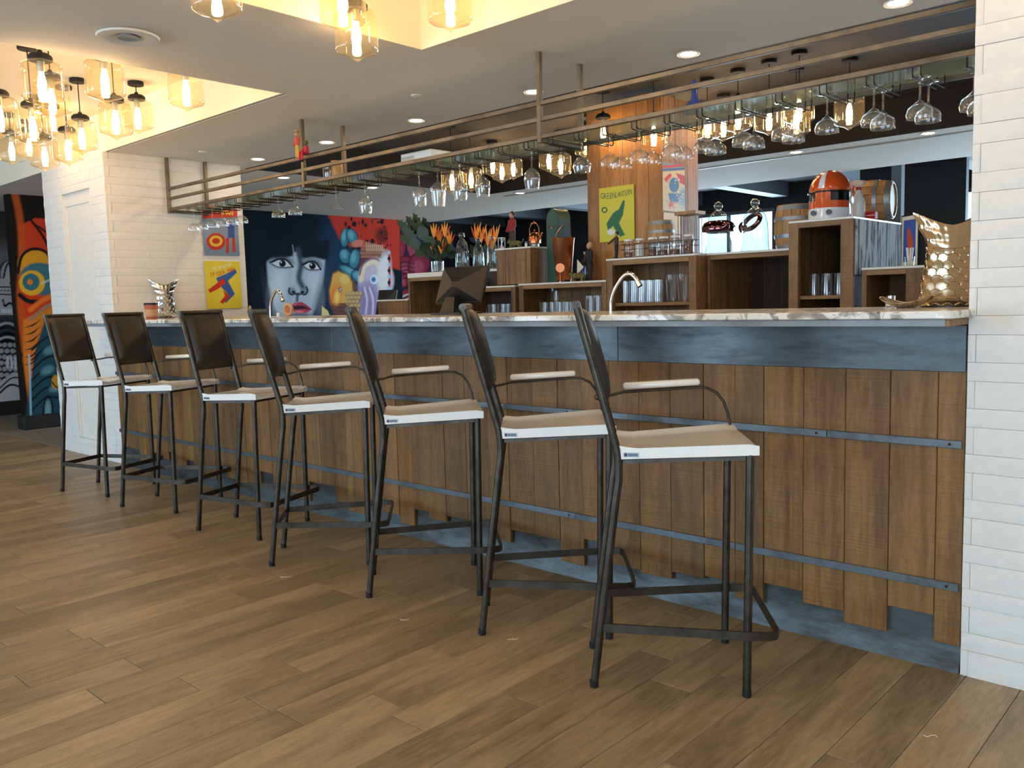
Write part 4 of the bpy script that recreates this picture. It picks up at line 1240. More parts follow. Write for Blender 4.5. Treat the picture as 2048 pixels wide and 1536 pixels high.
for (px, py, w), lab in zip(rec, rl):
    P = at_depth(px, py, FPX * .19 / w)
    # keep lamps clear of the timber column and of one another by sliding them along their sight line
    for it in range(40):
        col_ = -4.20 < P[0] < -3.27 and 5.22 < P[1] < 6.02
        near = any(math.hypot(P[0] - a, P[1] - b_) < .2 for a, b_ in used)
        if not (col_ or near): break
        P = CAM + (P - CAM) * (1.012 if (py < 300 and not (px in (1308, 1182))) else .988)
    used.append((P[0], P[1]))
    pendant(P[0], P[1], min(P[2], ZC - .31), 'amber jar pendant in the dark recess, ' + lab, 'jar pendants in the dark recess')
# ================================================================ BACK BAR
YB5 = 5.0
def X5(px, py=560, Y=YB5): return on(px, py, 1, Y)[0]
def Z5(px, py, Y=YB5): return on(px, py, 1, Y)[2]
bc = thing('back_counter', 'low dark wooden back counter carrying the display shelves', 'counter', (-4, 5.3, 0))
MB().box(-2.9, 2.9, -.36, .035, 0, .86).build('cabinet', 'dark_pine', bc, 0)
MB().box(-2.92, 2.92, -.38, .038, .86, .90, .004).build('worktop', 'slab_white', bc, 30)
bc2 = thing('back_counter', 'deep dark wooden counter section behind under the tall cabinet', 'counter', (-2.2, 5.64, 0))
MB().box(-1.15, .9, -.30, .28, 0, .86).build('cabinet', 'dark_pine', bc2, 0)
MB().box(-1.15, .92, -.30, .28, .86, .90, .004).build('worktop', 'slab_white', bc2, 30)
ZB = .90
def boards_x(x0, x1, y0, y1, z0, z1, parent, mat, w=.125, seed=0, name='board'):
    r_ = random.Random(seed); x = x0
    while x < x1 - .01:
        ww = w * r_.uniform(.8, 1.2)
        if x1 - (x + ww) < .04: ww = x1 - x
        dy = r_.uniform(0, .003)
        MB().box(-ww / 2 + .001, ww / 2 - .001, 0, y1 - y0, 0, z1 - z0, .0012).build(name, mat, parent, 30, (x + ww / 2, y0 + dy, z0)); x += ww
def boards_y(x0, x1, y0, y1, z0, z1, parent, mat, w=.125, seed=0, name='board'):
    r_ = random.Random(seed); y = y0
    while y < y1 - .01:
        ww = w * r_.uniform(.8, 1.2)
        if y1 - (y + ww) < .04: ww = y1 - y
        MB().box(0, x1 - x0, -ww / 2 + .001, ww / 2 - .001, 0, z1 - z0, .0012).build(name, mat, parent, 30, (x0 - r_.uniform(0, .002), y + ww / 2, z0)); y += ww
def unit(label, x0, x1, yf, yb, ztop, shelves=(), pl=.045, pr=.045, rail=.03, slab=.014, sidemat='shelf_pine', seed=1, z0=ZB, backmat='shelf_pine', name='display_shelf', over=.006):
    t = thing(name, label, 'shelf', ((x0 + x1) / 2, (yf + yb) / 2, z0))
    ox, oy = (x0 + x1) / 2, (yf + yb) / 2
    B = lambda a, b_, c, d_, e, f_, ch=.0015: MB().box(a - ox, b_ - ox, c - oy, d_ - oy, e - z0, f_ - z0, ch)
    zt = ztop - slab
    B(x0, x0 + pl, yf, yf + .03, z0, zt).build('post', 'shelf_pine', t, 30)
    B(x1 - pr, x1, yf, yf + .03, z0, zt).build('post', 'shelf_pine', t, 30)
    B(x0, x0 + .02, yf + .03, yb - .02, z0, zt).build('side_panel', 'shelf_pine', t, 30)
    B(x1 - .02, x1, yf + .03, yb - .02, z0, zt).build('side_panel', sidemat, t, 30)
    B(x0 + pl, x1 - pr, yf, yf + .03, zt - rail, zt).build('rail', 'shelf_pine_x', t, 30)
    B(x0 + .02, x1 - .02, yf + .03, yb - .02, zt - .018, zt).build('top_board', 'shelf_pine_x', t, 30)
    for q_ in shelves:
        B(x0 + .021, x1 - .021, yf + .035, yb - .021, q_ - .022, q_).build('shelf_board', 'shelf_pine_x', t, 30)
    B(x0, x1, yf - over, yb, zt + .0002, ztop, .002).build('slab', 'slab_white', t, 30)
    r_ = random.Random(seed); x = x0 + .0
    while x < x1 - .01:
        ww = .125 * r_.uniform(.8, 1.2)
        if x1 - (x + ww) < .04: ww = x1 - x
        MB().box(-ww / 2 + .001, ww / 2 - .001, 0, .018, 0, zt - z0, .0012).build('board', backmat, t, 30, (x + ww / 2 - ox, yb - .019 - oy, 0)); x += ww
    return t
xA, xB, xC, xD, xE, xF = X5(1213), X5(1393), X5(1408, 560, 5.12), X5(1577), X5(1706), X5(1722)
zsh1 = Z5(1300, 605)
unit('open pine shelf holding tall glasses below a row of lidded jars', xA, xB - .003, 5.0, 5.335, 1.481, (zsh1,), .052, .055, .034, seed=2)
unit('deep empty pine compartment under the two glass bell jars', xB + .012, xD - .006, 5.12, 5.74, 1.482, (), .02, .012, .03, seed=3, backmat='dark_pine')
zsh3 = Z5(1640, 591)
U3 = unit('tall pine cabinet with whitewashed right side under the orange helmet', xD, xE, 5.0, 5.86, 1.634, (zsh3, ), .06, .075, .03, sidemat='dark_pine', seed=4, backmat='dark_pine')
boards_y(xE - (xD + xE) / 2, xE + .014 - (xD + xE) / 2, .022 - .43, .86 - .43, 1.30 - ZB, 1.618 - ZB, U3, 'whitewash', .10, 5, 'side_board')
MB().box(.0, .15, .05, .35, zsh3 + .14 - ZB, zsh3 + .16 - ZB).build('inner_ledge', 'shelf_pine_x', U3, 0)
unit('low pine box shelf right of the whitewashed cabinet side', xF + .004, X5(1850), 5.0, 5.42, 1.337, (), .028, .10, .03, seed=6)
unit('pine shelf with rows of small tumblers under the copper bucket', X5(1037), xA - .003, 5.0, 5.335, 1.334, (1.06,), .045, .045, .03, seed=7)
unit('dark pine shelf holding glass mugs under the stack of napkins', X5(917), X5(1030), 5.0, 5.335, 1.326, (1.06,), .03, .045, .03, seed=8, backmat='dark_pine')
unit('pine cabinet with thick pale slab behind the large monitor', X5(816), X5(917) - .012, 5.0, 5.4, 1.467, (), .02, .02, .03, .040, seed=9, backmat='dark_pine')
t = thing('storage_crate', 'closed pine crate with pale top carrying the copper kettle', 'crate', ((X5(987) + X5(1055)) / 2, 5.19, 1.3345))
w = (X5(1055) - X5(987)) / 2
MB().box(-w + .012, w - .012, -.138, .138, 0, .270).build('core', 'dark_pine', t, 0)
boards_x(-w, w, -.15, -.138, 0, .272, t, 'shelf_pine', .12, 31); boards_y(w - .012, w, -.137, .15, 0, .272, t, 'shelf_pine', .10, 32, 'side_board')
MB().box(-w - .012, w + .01, -.158, .15, .272, .285, .002).build('top_slab', 'slab_white', t, 30)
t = thing('storage_crate', 'small closed pine crate with pale slab below the painted fish', 'crate', ((X5(752) + X5(813)) / 2, 5.17, ZB))
w = (X5(813) - X5(752)) / 2
MB().box(-w + .012, w - .012, -.148, .158, 0, .33).build('core', 'dark_pine', t, 0)
boards_x(-w, w, -.16, -.148, 0, .332, t, 'shelf_pine', .16, 33); boards_y(w - .012, w, -.147, .16, 0, .332, t, 'shelf_pine', .12, 34, 'side_board')
MB().box(-w - .012, w + .0, -.168, .16, .332, .346, .002).build('top_slab', 'slab_white', t, 30)
t = thing('storage_crate', 'dark pine crate behind the napkins carrying glass cloches', 'crate', ((X5(917) + X5(985)) / 2 + .01, 5.25, 1.327))
w = (X5(985) - X5(917)) / 2 - .012
MB().box(-w + .01, w - .01, -.07, .08, 0, .124).build('core', 'dark_pine', t, 0); boards_x(-w, w, -.08, -.07, 0, .125, t, 'dark_pine', .15, 35)
MB().box(-w - .004, w + .004, -.085, .085, .1255, .140, .002).build('top_slab', 'slab_white', t, 30)
ZCL = 1.327 + .140
# ---- timber clad column
cx0, cx1, cy0, cy1 = -4.07, -3.398, 5.35, 5.87
colm = thing('timber_column', 'square column clad in honey coloured boards behind the bar', 'column', ((cx0 + cx1) / 2, (cy0 + cy1) / 2, 0))
w, dp = (cx1 - cx0) / 2, (cy1 - cy0) / 2
MB().box(-w + .02, w - .02, -dp + .02, dp - .02, 0, 2.62).build('core', 'dark_pine', colm, 0)
r_ = random.Random(4); x = -w
for ww in (.125, .21, .12, .10, .117):
    zt = 2.655 + r_.uniform(-.03, .01)
    MB().box(-ww / 2 + .001, ww / 2 - .001, 0, .02, 0, zt, .0015).build('board', 'column_pine', colm, 30, (x + ww / 2, -dp - r_.uniform(0, .003), 0)); x += ww
y = -dp + .02
for ww in (.16, .17, .15):
    MB().box(0, .02, -ww / 2 + .001, ww / 2 - .001, 0, 2.64 + r_.uniform(-.02, .02), .0015).build('side_board', 'column_pine' if ww < .16 else 'shelf_pine', colm, 30, (w - .02, y + ww / 2, 0)); y += ww
# ---- signs on the column (lettering kept, figures left out)
def s_lantern(p):
    p.fill((216, 204, 76))
    p.poly([(1213, 447), (1226, 426), (1238, 418), (1246, 400), (1250, 402), (1246, 430), (1238, 446), (1250, 470), (1240, 474), (1226, 452), (1216, 462)], (60, 112, 80), 1.4)
    p.ell(1222, 464, 8, 6, (226, 224, 214), 1.4); p.ell(1209, 420, 6, 6, (66, 104, 64), 1); p.ell(1209, 420, 3.2, 3.2, (216, 204, 76), 1)
a = on(1198, 378, 1, 5.335); b_ = on(1269, 475, 1, 5.335)
sz0, sz1 = on(1202, 485, 1, 5.335)[2], on(1267, 368, 1, 5.335)[2]
sg = tag(painted_sheet('tin_sign', (a[0], 5.334, sz0), (b_[0] - a[0], 0, 0), (0, 0, sz1 - sz0), 90, 120, s_lantern, 'sign_print', None, .006), 'yellow tin sign with green block lettering on the timber column', 'sign')
fy = lambda u, v, an: ((u, 5.3335, v), (math.pi / 2, 0, 0))
arc_text('GREEN', .062, 'print_green', sg, a[0] + .082, sz1 - .062, .135, .004, -.008, fy); arc_text('LANTERN', .058, 'print_green', sg, a[0] + .225, sz1 - .058, .150, .004, .012, fy)
def s_multi(p):
    p.fill((196, 186, 150)); p.poly([(1320, 322), (1375, 322), (1375, 340), (1320, 344)], (120, 130, 150), 1)
    p.line([(1322, 334), (1372, 330)], 4, (190, 60, 54), 1); p.line([(1322, 340), (1372, 337)], 3, (70, 90, 140), 1)
    p.poly([(1352, 346), (1372, 352), (1372, 372), (1360, 366)], (180, 60, 74), 1.5); p.poly([(1328, 358), (1340, 346), (1344, 352), (1332, 364)], (190, 56, 50), 1.5)
    p.ell(1348, 370, 10, 15, (64, 112, 160), 2); p.poly([(1336, 386), (1362, 388), (1358, 404), (1340, 404)], (58, 104, 156), 2); p.ell(1366, 396, 8, 20, (120, 156, 190), 4); p.ell(1342, 410, 5, 6, (190, 60, 60), 1.5)
    rr = random.Random(2)
    for k in range(40): p.ell(rr.uniform(1328, 1368), rr.uniform(350, 420), 1.6, 1.2, rr.choice([(206, 150, 80), (230, 220, 170), (180, 90, 90)]), 1)
pa, pb = on(1326, 372, 0, -3.39), on(1370, 372, 0, -3.39)
z1_, z0_ = on(1340, 326, 0, -3.39)[2], on(1346, 423, 0, -3.39)[2]
tag(painted_sheet('poster', (-3.392, pa[1], z0_), (0, pb[1] - pa[1], 0), (0, 0, z1_ - z0_), 70, 110, s_multi, 'sign_print', None, .003), 'multicoloured blue and red poster on the shaded side of the timber column', 'poster')
pb2 = on(1364, 440, 0, -3.39)
tag(MB().box(-3.396, -3.392, pa[1] + .01, pb2[1], z0_ - .16, z0_ - .012).build('paper_notice', 'napkin', None, 0), 'blank pale paper notice under the multicoloured poster on the column', 'paper')
# ================================================================ THINGS ON THE BACK BAR
Zj = 1.4815
# --- mason jars in a wire basket
jr = .036
jar_b = MB().lathe([(.001, .002), (.030, .001), (.035, .006), (.036, .09), (.030, .104), (.028, .112), (.0272, .112), (.029, .104), (.0348, .09), (.034, .008), (.001, .005)], 20, None, False).mesh('body', 60); jar_b.materials.append(MATS['clear_glass'])
jar_l = MB().lathe([(.001, .113), (.030, .113), (.0315, .115), (.0315, .126), (.030, .128), (.001, .128)], 20).mesh('lid'); jar_l.materials.append(MATS['white_plastic'])
fillm = {}
for nm in ('grain_brown', 'grain_white'):
    for h in (.035, .06, .085):
        me = MB().lathe([(.001, .0062), (.033, .0062), (.0342, .012), (.0342, h), (.001, h + .004)], 16).mesh('contents'); me.materials.append(MATS[nm]); fillm[(nm, h)] = me
jn = ['leftmost of the six', 'second from left, filled white', 'third of the six', 'fourth of the six', 'fifth of the six', 'rightmost of the six']
for k, px in enumerate((1257, 1280, 1305, 1327, 1351, 1377)):
    x = X5(px, 490, 5.09)
    t = thing('mason_jar', 'lidded glass mason jar in the wire basket, ' + jn[k], 'jar', (x, 5.09, Zj + .004), 0, 'mason jars in the wire basket')
    put('body', jar_b, None, t); put('lid', jar_l, None, t)
    put('contents', fillm[(('grain_brown', .035), ('grain_white', .085), ('grain_brown', .06), ('grain_brown', .035), ('grain_brown', .035), ('grain_brown', .085))[k]], None, t)
x0, x1 = X5(1246, 490, 5.09), X5(1392, 490, 5.09)
t = thing('wire_basket', 'long dark wire basket around the row of mason jars', 'basket', ((x0 + x1) / 2, 5.09, Zj)); hw = (x1 - x0) / 2 - .004
for z in (.003, .06, .095):
    MB().tube([(-hw, -.045, z), (hw, -.045, z), (hw, .045, z), (-hw, .045, z), (-hw, -.04, z)], .0018, 5).build('hoop', 'wire_dark', t, 50)
for k in range(15):
    x = -hw + 2 * hw * k / 14
    MB().tube([(x, -.0455, .003), (x, -.0455, .095)], .0014, 5).build('upright', 'wire_dark', t, 50)
# --- wire lantern with wooden top
x = X5(1380, 450, 5.25)
t = thing('wire_lantern', 'tall wire cage lantern with wooden top at the right end of the jars', 'lantern', (x, 5.25, Zj))
MB().box(-.07, .07, -.06, .06, 0, .016, .002).build('base', 'barrel_oak', t, 30); MB().box(-.082, .082, -.07, .07, .275, .300, .003).build('top', 'barrel_oak', t, 30)
for sx in np.linspace(-.062, .062, 6):
    for sy in (-.052, .052): MB().tube([(sx, sy, .016), (sx, sy, .275)], .0022, 5).build('bar', 'wire_dark', t, 50)
for sy in (-.018, .018):
    for sx in (-.062, .062): MB().tube([(sx, sy, .016), (sx, sy, .275)], .0022, 5).build('bar', 'wire_dark', t, 50)
# --- barrels
def barrel(lab, loc, R, H, M=None, horiz=False, rz=0):
    t = thing('wooden_barrel', lab, 'barrel', loc, rz, 'small oak barrels on the back bar')
    M = T(0, 0, R, 0, math.pi / 2) @ T(0, 0, -H / 2) if horiz else Matrix.Identity(4)
    n = 14
    rf = lambda q_: R * (1 - .16 * (2 * q_ - 1) ** 2)
    zs_ = [0, .16, .35, .5, .65, .84, 1]
    v = []; f = []
    for k in range(n):
        mb = MB(); v = []; f = []
        a0, a1 = 2 * math.pi * k / n + .012, 2 * math.pi * (k + 1) / n - .012
        for q_ in zs_:
            for a in (a0, a1):
                for rr in (1.0, .9): v.append((rf(q_) * rr * math.cos(a), rf(q_) * rr * math.sin(a), q_ * H))
        for i in range(len(zs_) - 1):
            o_ = 4 * i
            for a_, b2 in ((0, 2), (2, 3), (3, 1), (1, 0)): f.append((o_ + a_, o_ + b2, o_ + 4 + b2, o_ + 4 + a_))
        f += [(0, 1, 3, 2), tuple(4 * (len(zs_) - 1) + j for j in (0, 2, 3, 1))]
        mb.add(v, f, M).build('stave', 'barrel_oak', t, 40)
    for q0, q1 in ((.02, .12), (.27, .35), (.65, .73), (.88, .98)):
        MB().lathe([(rf(q0) * .99, q0 * H), (rf(q0) * 1.012, q0 * H), (rf(q1) * 1.012, q1 * H), (rf(q1) * .99, q1 * H)], 28, M, False).build('hoop', 'galv', t, 50)
    for q_ in (.05, .95): MB().cyl(rf(q_) * .93, q_ * H - .006, q_ * H + .006, 24, M).build('head', 'barrel_oak', t)
    return t
zt = Z5(1325, 441, 5.23)
barrel('small upright oak barrel behind the row of mason jars', (X5(1322, 460, 5.23), 5.232, Zj), .098, zt - Zj)
zt = on(1575, 412, 1, 5.46)[2]
barrel('upright oak barrel half hidden left of the tall cabinet', (on(1590, 470, 1, 5.46)[0], 5.46, 1.4825), .132, zt - 1.4825)
P = on(1735, 385, 1, 5.62)
barrel('oak barrel lying on its side behind the spray bottle', (P[0] + .0, 5.64, 1.6345), .135, .30, None, True, R_(8))
# --- glass bell jars
def cloche(lab, loc, R, H, mat, collar=None, rz=0):
    t = thing('glass_cloche', lab, 'bell jar', loc, rz, 'glass cloches on the back bar')
    MB().lathe([(R, 0), (R * 1.03, .004), (R * .93, .02), (R * .90, H * .35), (R * .86, H * .55), (R * .70, H * .72), (R * .42, H * .82), (R * .2, H * .865), (.012, H * .88)], 30, None, False).build('dome', mat, t, 60)
    MB().sphere(H * .088, T(0, 0, H * .955), 16, 10).build('knob', mat, t, 60)
    MB().lathe([(.001, -.0005), (R * 1.1, -.0005), (R * 1.12, .003), (R * .96, .0035), (.001, .0035)], 28).build('base_plate', 'gold_bronze', t)
    if collar == 1:
        MB().lathe([(R * .80, H * .42), (R * 1.12, H * .44), (R * 1.2, H * .52), (R * 1.02, H * .62), (R * .72, H * .66)], 30, None, False).build('collar', 'mirror_dark', t, 60)
        for s_ in (-1, 1): MB().tube([(s_ * R * 1.1, 0, H * .52), (s_ * R * 1.32, 0, H * .54), (s_ * R * 1.45, 0, H * .60)], .02, 10, None, [.03, .018, .003]).build('collar_tip', 'mirror_dark', t, 60)
    elif collar == 2:
        pts = [(R * 1.02 * math.cos(a), -R * .25 + R * .95 * math.sin(a) * .3, H * .58 + R * .5 * math.sin(a)) for a in np.linspace(0, 2 * math.pi, 24)]
        MB().tube(pts, .016, 10).build('collar', 'mirror_dark', t, 60)
        MB().sphere(.030, T(-R * 1.15, -.03, H * .50), 14, 8, 1.3).build('collar_tip', 'mirror_dark', t, 60)
    return t
hj = Z5(1437, 408, 5.28) - 1.4825
cloche('clear glass bell jar with dark mirrored band, left of two before the bright window', (X5(1437, 470, 5.28), 5.28, 1.483), .095, hj, 'aqua_glass', 1, R_(-35))
hj = Z5(1512, 401, 5.28) - 1.4825
cloche('clear glass bell jar with tilted mirrored ring, right of two before the bright window', (X5(1510, 470, 5.28), 5.28, 1.483), .095, hj, 'aqua_glass', 2, R_(-35))
for px, py, R, lab in ((925, 468, .066, 'left'), (957, 478, .052, 'middle'), (985, 473, .050, 'right')):
    Y = 5.25
    h = Z5(px, py, Y) - ZCL
    cloche('aqua tinted glass cloche with round knob, %s of three beside the flowers' % lab, (X5(px, 520, Y), Y, ZCL + .001), R, h, 'aqua_glass')
# --- helmet: a plain glossy helmet with visor
x = X5(1660, 400, 5.16)
t = thing('display_helmet', 'glossy orange and white helmet with dark visor on the tall cabinet', 'helmet', (x, 5.16, 1.635), R_(4))
def dome(fn, u0, u1, v0, v1, nu=26, nv=14):
    v = []; f = []
    for i in range(nu + 1):
        a = u0 + (u1 - u0) * i / nu
        for j in range(nv + 1):
            b2 = v0 + (v1 - v0) * j / nv
            v.append(fn(a, b2))
    for i in range(nu):
        for j in range(nv): f.append((i * (nv + 1) + j, (i + 1) * (nv + 1) + j, (i + 1) * (nv + 1) + j + 1, i * (nv + 1) + j + 1))
    return MB().add(v, f)
def hf(k=1.0, fl=1.0):
    return lambda a, b2: (.118 * k * math.cos(b2) * math.cos(a), .135 * k * math.cos(b2) * math.sin(a), .165 + .128 * k * math.sin(b2) * fl)
dome(hf(), 0, 2 * math.pi, R_(-4), R_(90)).build('shell', 'orange_gloss', t, 60)
def jaw(k, f0=1.0):      # skirt from brow down to the base, flaring towards the chin
    return lambda a, q_: (.118 * k * (1 + .02 * q_) * math.cos(a), (.135 * k * (1 - .03 * q_) + (.03 * q_ ** 2 if math.sin(a) < 0 else 0) * abs(math.sin(a)) ** 2) * math.sin(a), .160 - .160 * q_)
dome(jaw(.965), 0, 2 * math.pi, 0, .42, 40, 6).build('visor', 'dark_visor', t, 60)
dome(jaw(1.0), R_(-180 + 8), R_(-8), .34, .62, 30, 6).build('face_plate', 'orange_gloss', t, 60)
dome(jaw(1.015), R_(-180), R_(0), .60, 1.0, 30, 6).build('chin_guard', 'white_gloss', t, 60)
dome(jaw(1.0), R_(-8), R_(188), 0.0, 1.0, 34, 8).build('rear_guard', 'white_gloss', t, 60)
dome(jaw(1.008), R_(-112), R_(-68), .0, .5, 8, 6).build('nose_bridge', 'orange_gloss', t, 60)
dome(hf(1.012), R_(-102), R_(-84), R_(6), R_(88), 6, 12).build('stripe', 'white_gloss', t, 60)
for s_ in (-1, 1): MB().cyl(.016, 0, .01, 14, T(s_ * .045, -.150, .035, math.pi / 2)).build('vent', 'dark_visor', t)
pts = [(.121 * math.cos(a), .138 * math.sin(a), .160) for a in np.linspace(0, 2 * math.pi, 40)]
MB().tube(pts, .005, 8).build('brow_trim', 'dark_visor', t, 60)
for s_ in (-1, 1): MB().cyl(.022, .0, .012, 16, T(s_ * .115, .02, .11, 0, s_ * math.pi / 2)).build('side_cap', 'white_gloss', t)
# --- spray bottle
x = X5(1717, 410, 5.32)
t = thing('spray_bottle', 'white trigger spray bottle behind the helmet', 'bottle', (x, 5.32, 1.635), R_(-20))
MB().lathe([(.001, 0), (.036, 0), (.038, .006), (.038, .10), (.034, .12), (.018, .16), (.014, .178), (.001, .178)], 20).build('body', 'white_plastic', t)
MB().lathe([(.016, .179), (.0165, .179), (.0165, .196), (.001, .196)], 16).build('collar', 'red_plastic', t)
MB().prism([(-.058, .0), (-.050, .022), (-.02, .034), (.03, .028), (.045, .006), (.03, .0)], -.015, .015, T(0, 0, .205, math.pi / 2)).box(-.012, .012, -.012, .012, .1965, .207).build('head', 'white_plastic', t, 30)
MB().tube([(-.038, 0, .205), (-.042, 0, .185), (-.036, 0, .165)], .005, 8).build('trigger', 'red_plastic', t)
x = X5(1742, 420, 5.35)
t = thing('red_box', 'small red box at the edge of the tall cabinet top', 'box', (x, 5.36, 1.635), R_(-6))
MB().box(-.03, .03, -.02, .02, 0, .046, .003).build('body', 'red_plastic', t, 30); MB().box(-.026, .026, -.0206, -.0200, .022, .026).build('print_stripe', 'print_white', t, 0)
# --- framed picture and straw holder on the right low box
x = X5(1817, 480, 5.25)
t = thing('framed_picture', 'framed picture with orange shape on blue leaning beside the cabinet', 'picture', (x, 5.27, 1.338), R_(-38))
MB().box(-.082, .082, 0, .012, 0, .30).build('frame', 'frame_black', t, 0); MB().box(-.074, .074, -.001, .0, .008, .292).build('mount', 'paper_cream', t, 0); MB().box(-.056, .056, -.0016, -.001, .03, .27).build('print', 'paper_blue', t, 0)
MB().prism([(-.02, .03), (.03, .05), (.036, .15), (.012, .20), (-.012, .235), (-.024, .19), (-.016, .12)], 0, .0006, T(0, -.0016, 0, math.pi / 2)).build('print_shape', 'paper_orange', t, 0)
x = X5(1819, 540, 5.06)
t = thing('straw_holder', 'small glass of paper straws on the right low box', 'straw holder', (x, 5.06, 1.338))
MB().lathe([(.001, .001), (.022, .001), (.026, .05), (.0252, .05), (.0212, .004), (.001, .004)], 16, None, False).build('glass', 'clear_glass', t, 60)
for k in range(7):
    a = k * .9
    MB().tube([(.008 * math.cos(a), .008 * math.sin(a), .006), (.018 * math.cos(a), .018 * math.sin(a), .10)], .003, 6).build('straw', 'paper_cream' if k % 2 else 'white_plastic', t)
# --- tumblers on the shelves
def tumbler(r0, r1, h, seg=18):
    me = MB().lathe([(.001, .0012), (r0, .0012), (r1, h), (r1 - .0012, h), (r0 - .001, .012), (.001, .012)], seg, None, False).mesh('glass_body', 60); me.materials.append(MATS['clear_glass']); return me
tm = {'small': tumbler(.028, .034, .125), 'tall': tumbler(.027, .031, .165), 'pint': tumbler(.030, .042, .185), 'inv': tumbler(.031, .028, .155), 'short': tumbler(.036, .030, .13)}
tr = {k: None for k in tm}
rim_m = {}
def put_tumbler(kind, x, y, z, lab, grp):
    t = thing('tumbler', lab, 'glass', (x, y, z), 0, grp)
    put('glass_body', tm[kind], None, t)
    if kind not in rim_m:
        r1, h = {'small': (.034, .125), 'tall': (.031, .165), 'pint': (.042, .185), 'inv': (.028, .155), 'short': (.030, .13)}[kind]
        me = MB().tube([(r1 * math.cos(a), r1 * math.sin(a), h) for a in np.linspace(0, 2 * math.pi, 22)], .0012, 5).mesh('rim', 60); me.materials.append(MATS['clear_glass']); rim_m[kind] = me
    put('rim', rim_m[kind], None, t)
gs = 'tumblers on the pine shelves'
def row(kind, pxs, py, Y, z, txt, wds):
    for k, px in enumerate(pxs):
        put_tumbler(kind, X5(px, py, Y), Y, z, txt % wds[k], gs)
o5 = ['leftmost', 'second from left', 'third from left', 'fourth from left', 'fifth from left']
def rowx(kind, x0, dx, n, Y, z, txt, wds):
    for k in range(n): put_tumbler(kind, x0 + dx * k, Y, z, txt % wds[k], gs)
l3 = ['left', 'middle', 'right']
u5 = X5(1037)
rowx('small', X5(1087, 615, 5.09), .072, 5, 5.09, 1.061, 'small tumbler in the front row under the copper bucket, %s', o5)
rowx('small', X5(1087, 615, 5.09) + .036, .072, 4, 5.18, 1.061, 'small tumbler in the rear row under the copper bucket, %s', o5)
rowx('tall', xA - .003 - .098 - 2 * .066, .066, 3, 5.10, 1.061, 'tall tumbler at the right post under the copper bucket, %s of three', l3)
put_tumbler('small', X5(1087, 615, 5.09) + .072, 5.14, 1.188, 'single tumbler stacked on top of the small tumbler rows', gs)
rowx('inv', xA + .095, .066, 5, 5.10, zsh1 + .001, 'tumbler in the front row on the shelf under the jars, %s', o5)
rowx('inv', xA + .115, .066, 4, 5.2, zsh1 + .001, 'tumbler in the rear row on the shelf under the jars, %s', o5)
rowx('pint', xB - .085 - 2 * .09, .09, 3, 5.12, zsh1 + .001, 'tall pint glass on the shelf under the jars, %s of three', l3)
rowx('short', X5(1629, 570, 5.14), .078, 3, 5.14, zsh3 + .001, 'upturned glass on the lower shelf of the tall cabinet, %s of three', l3)
put_tumbler('short', (xD + xE) / 2 + .07, 5.55, zsh3 + .161, 'upturned glass alone on the upper ledge inside the tall cabinet', gs)
# mugs
for k, (px, Y) in enumerate(((984, 5.1), (1003, 5.1), (1013, 5.2))):
    t = thing('glass_mug', 'clear glass mug with handle on the dark shelf under the napkins, %s of three' % ('left', 'middle', 'right')[k], 'mug', (X5(px, 610, Y), Y, 1.061), R_(180), 'glass mugs')
    MB().lathe([(.001, .001), (.034, .001), (.036, .12), (.0345, .12), (.032, .012), (.001, .012)], 18, None, False).build('body', 'clear_glass', t, 60)
    MB().tube([(.034, 0, .10), (.062, 0, .095), (.066, 0, .06), (.058, 0, .03), (.034, 0, .025)], .005, 8).build('handle', 'clear_glass', t, 60)
# --- copper bucket
x = X5(1127, 520, 5.11)
t = thing('copper_bucket', 'tall tapering copper bucket on the pale shelf', 'bucket', (x, 5.11, 1.3345))
hb = Z5(1127, 476, 5.11) - 1.3345
MB().lathe([(.001, .016), (.052, .016), (.056, .02), (.086, hb - .004), (.088, hb), (.085, hb), (.082, hb - .006), (.052, .03), (.001, .03)], 34).build('body', 'copper_satin', t, 40)
MB().lathe([(.001, .0), (.050, .0), (.053, .003), (.053, .0155), (.001, .0155)], 30).build('base', 'black_plastic', t)
MB().tube([(-.086, 0, hb - .01), (-.07, .02, hb + .05), (-.03, .03, hb + .10), (.03, .03, hb + .11), (.06, .02, hb + .07), (.072, 0, hb + .02), (.086, 0, hb - .01)], .0025, 6).build('bail_handle', 'copper', t)
# --- kettle on the crate
x = X5(1069, 478, 5.24); zk = 1.3345 + .286
t = thing('copper_kettle', 'small ribbed copper kettle with arched handle on the crate', 'kettle', (x, 5.24, zk))
kf = lambda a, b2: ((.050 * math.cos(b2) ** .6 if b2 < 1.5 else .0005) * (1 + .04 * math.cos(14 * a)) * math.cos(a), (.050 * math.cos(b2) ** .6 if b2 < 1.5 else .0005) * (1 + .04 * math.cos(14 * a)) * math.sin(a), .052 + .07 * math.sin(b2))
dome(kf, 0, 2 * math.pi, R_(0), R_(89), 56, 10).build('body', 'copper', t, 60)
MB().lathe([(.001, .03), (.044, .03), (.050, .036), (.050, .053), (.001, .053)], 28).build('skirt', 'copper', t)
MB().lathe([(.001, 0), (.036, 0), (.036, .03), (.001, .03)], 24).build('warmer', 'galv', t)
MB().lathe([(.008, .122), (.005, .13), (.009, .14), (.001, .148)], 12).build('knob', 'copper', t)
MB().tube([(.045, 0, .065), (.07, 0, .09), (.082, 0, .115)], .008, 8, None, [.011, .008, .006]).build('spout', 'copper', t)
MB().tube([(-.046, 0, .09), (-.052, 0, .15), (-.03, 0, .19), (0, 0, .20), (.03, 0, .19), (.05, 0, .15), (.046, 0, .09)], .005, 8, None, [.003, .003, .006, .007, .006, .003, .003]).build('handle', 'copper', t)
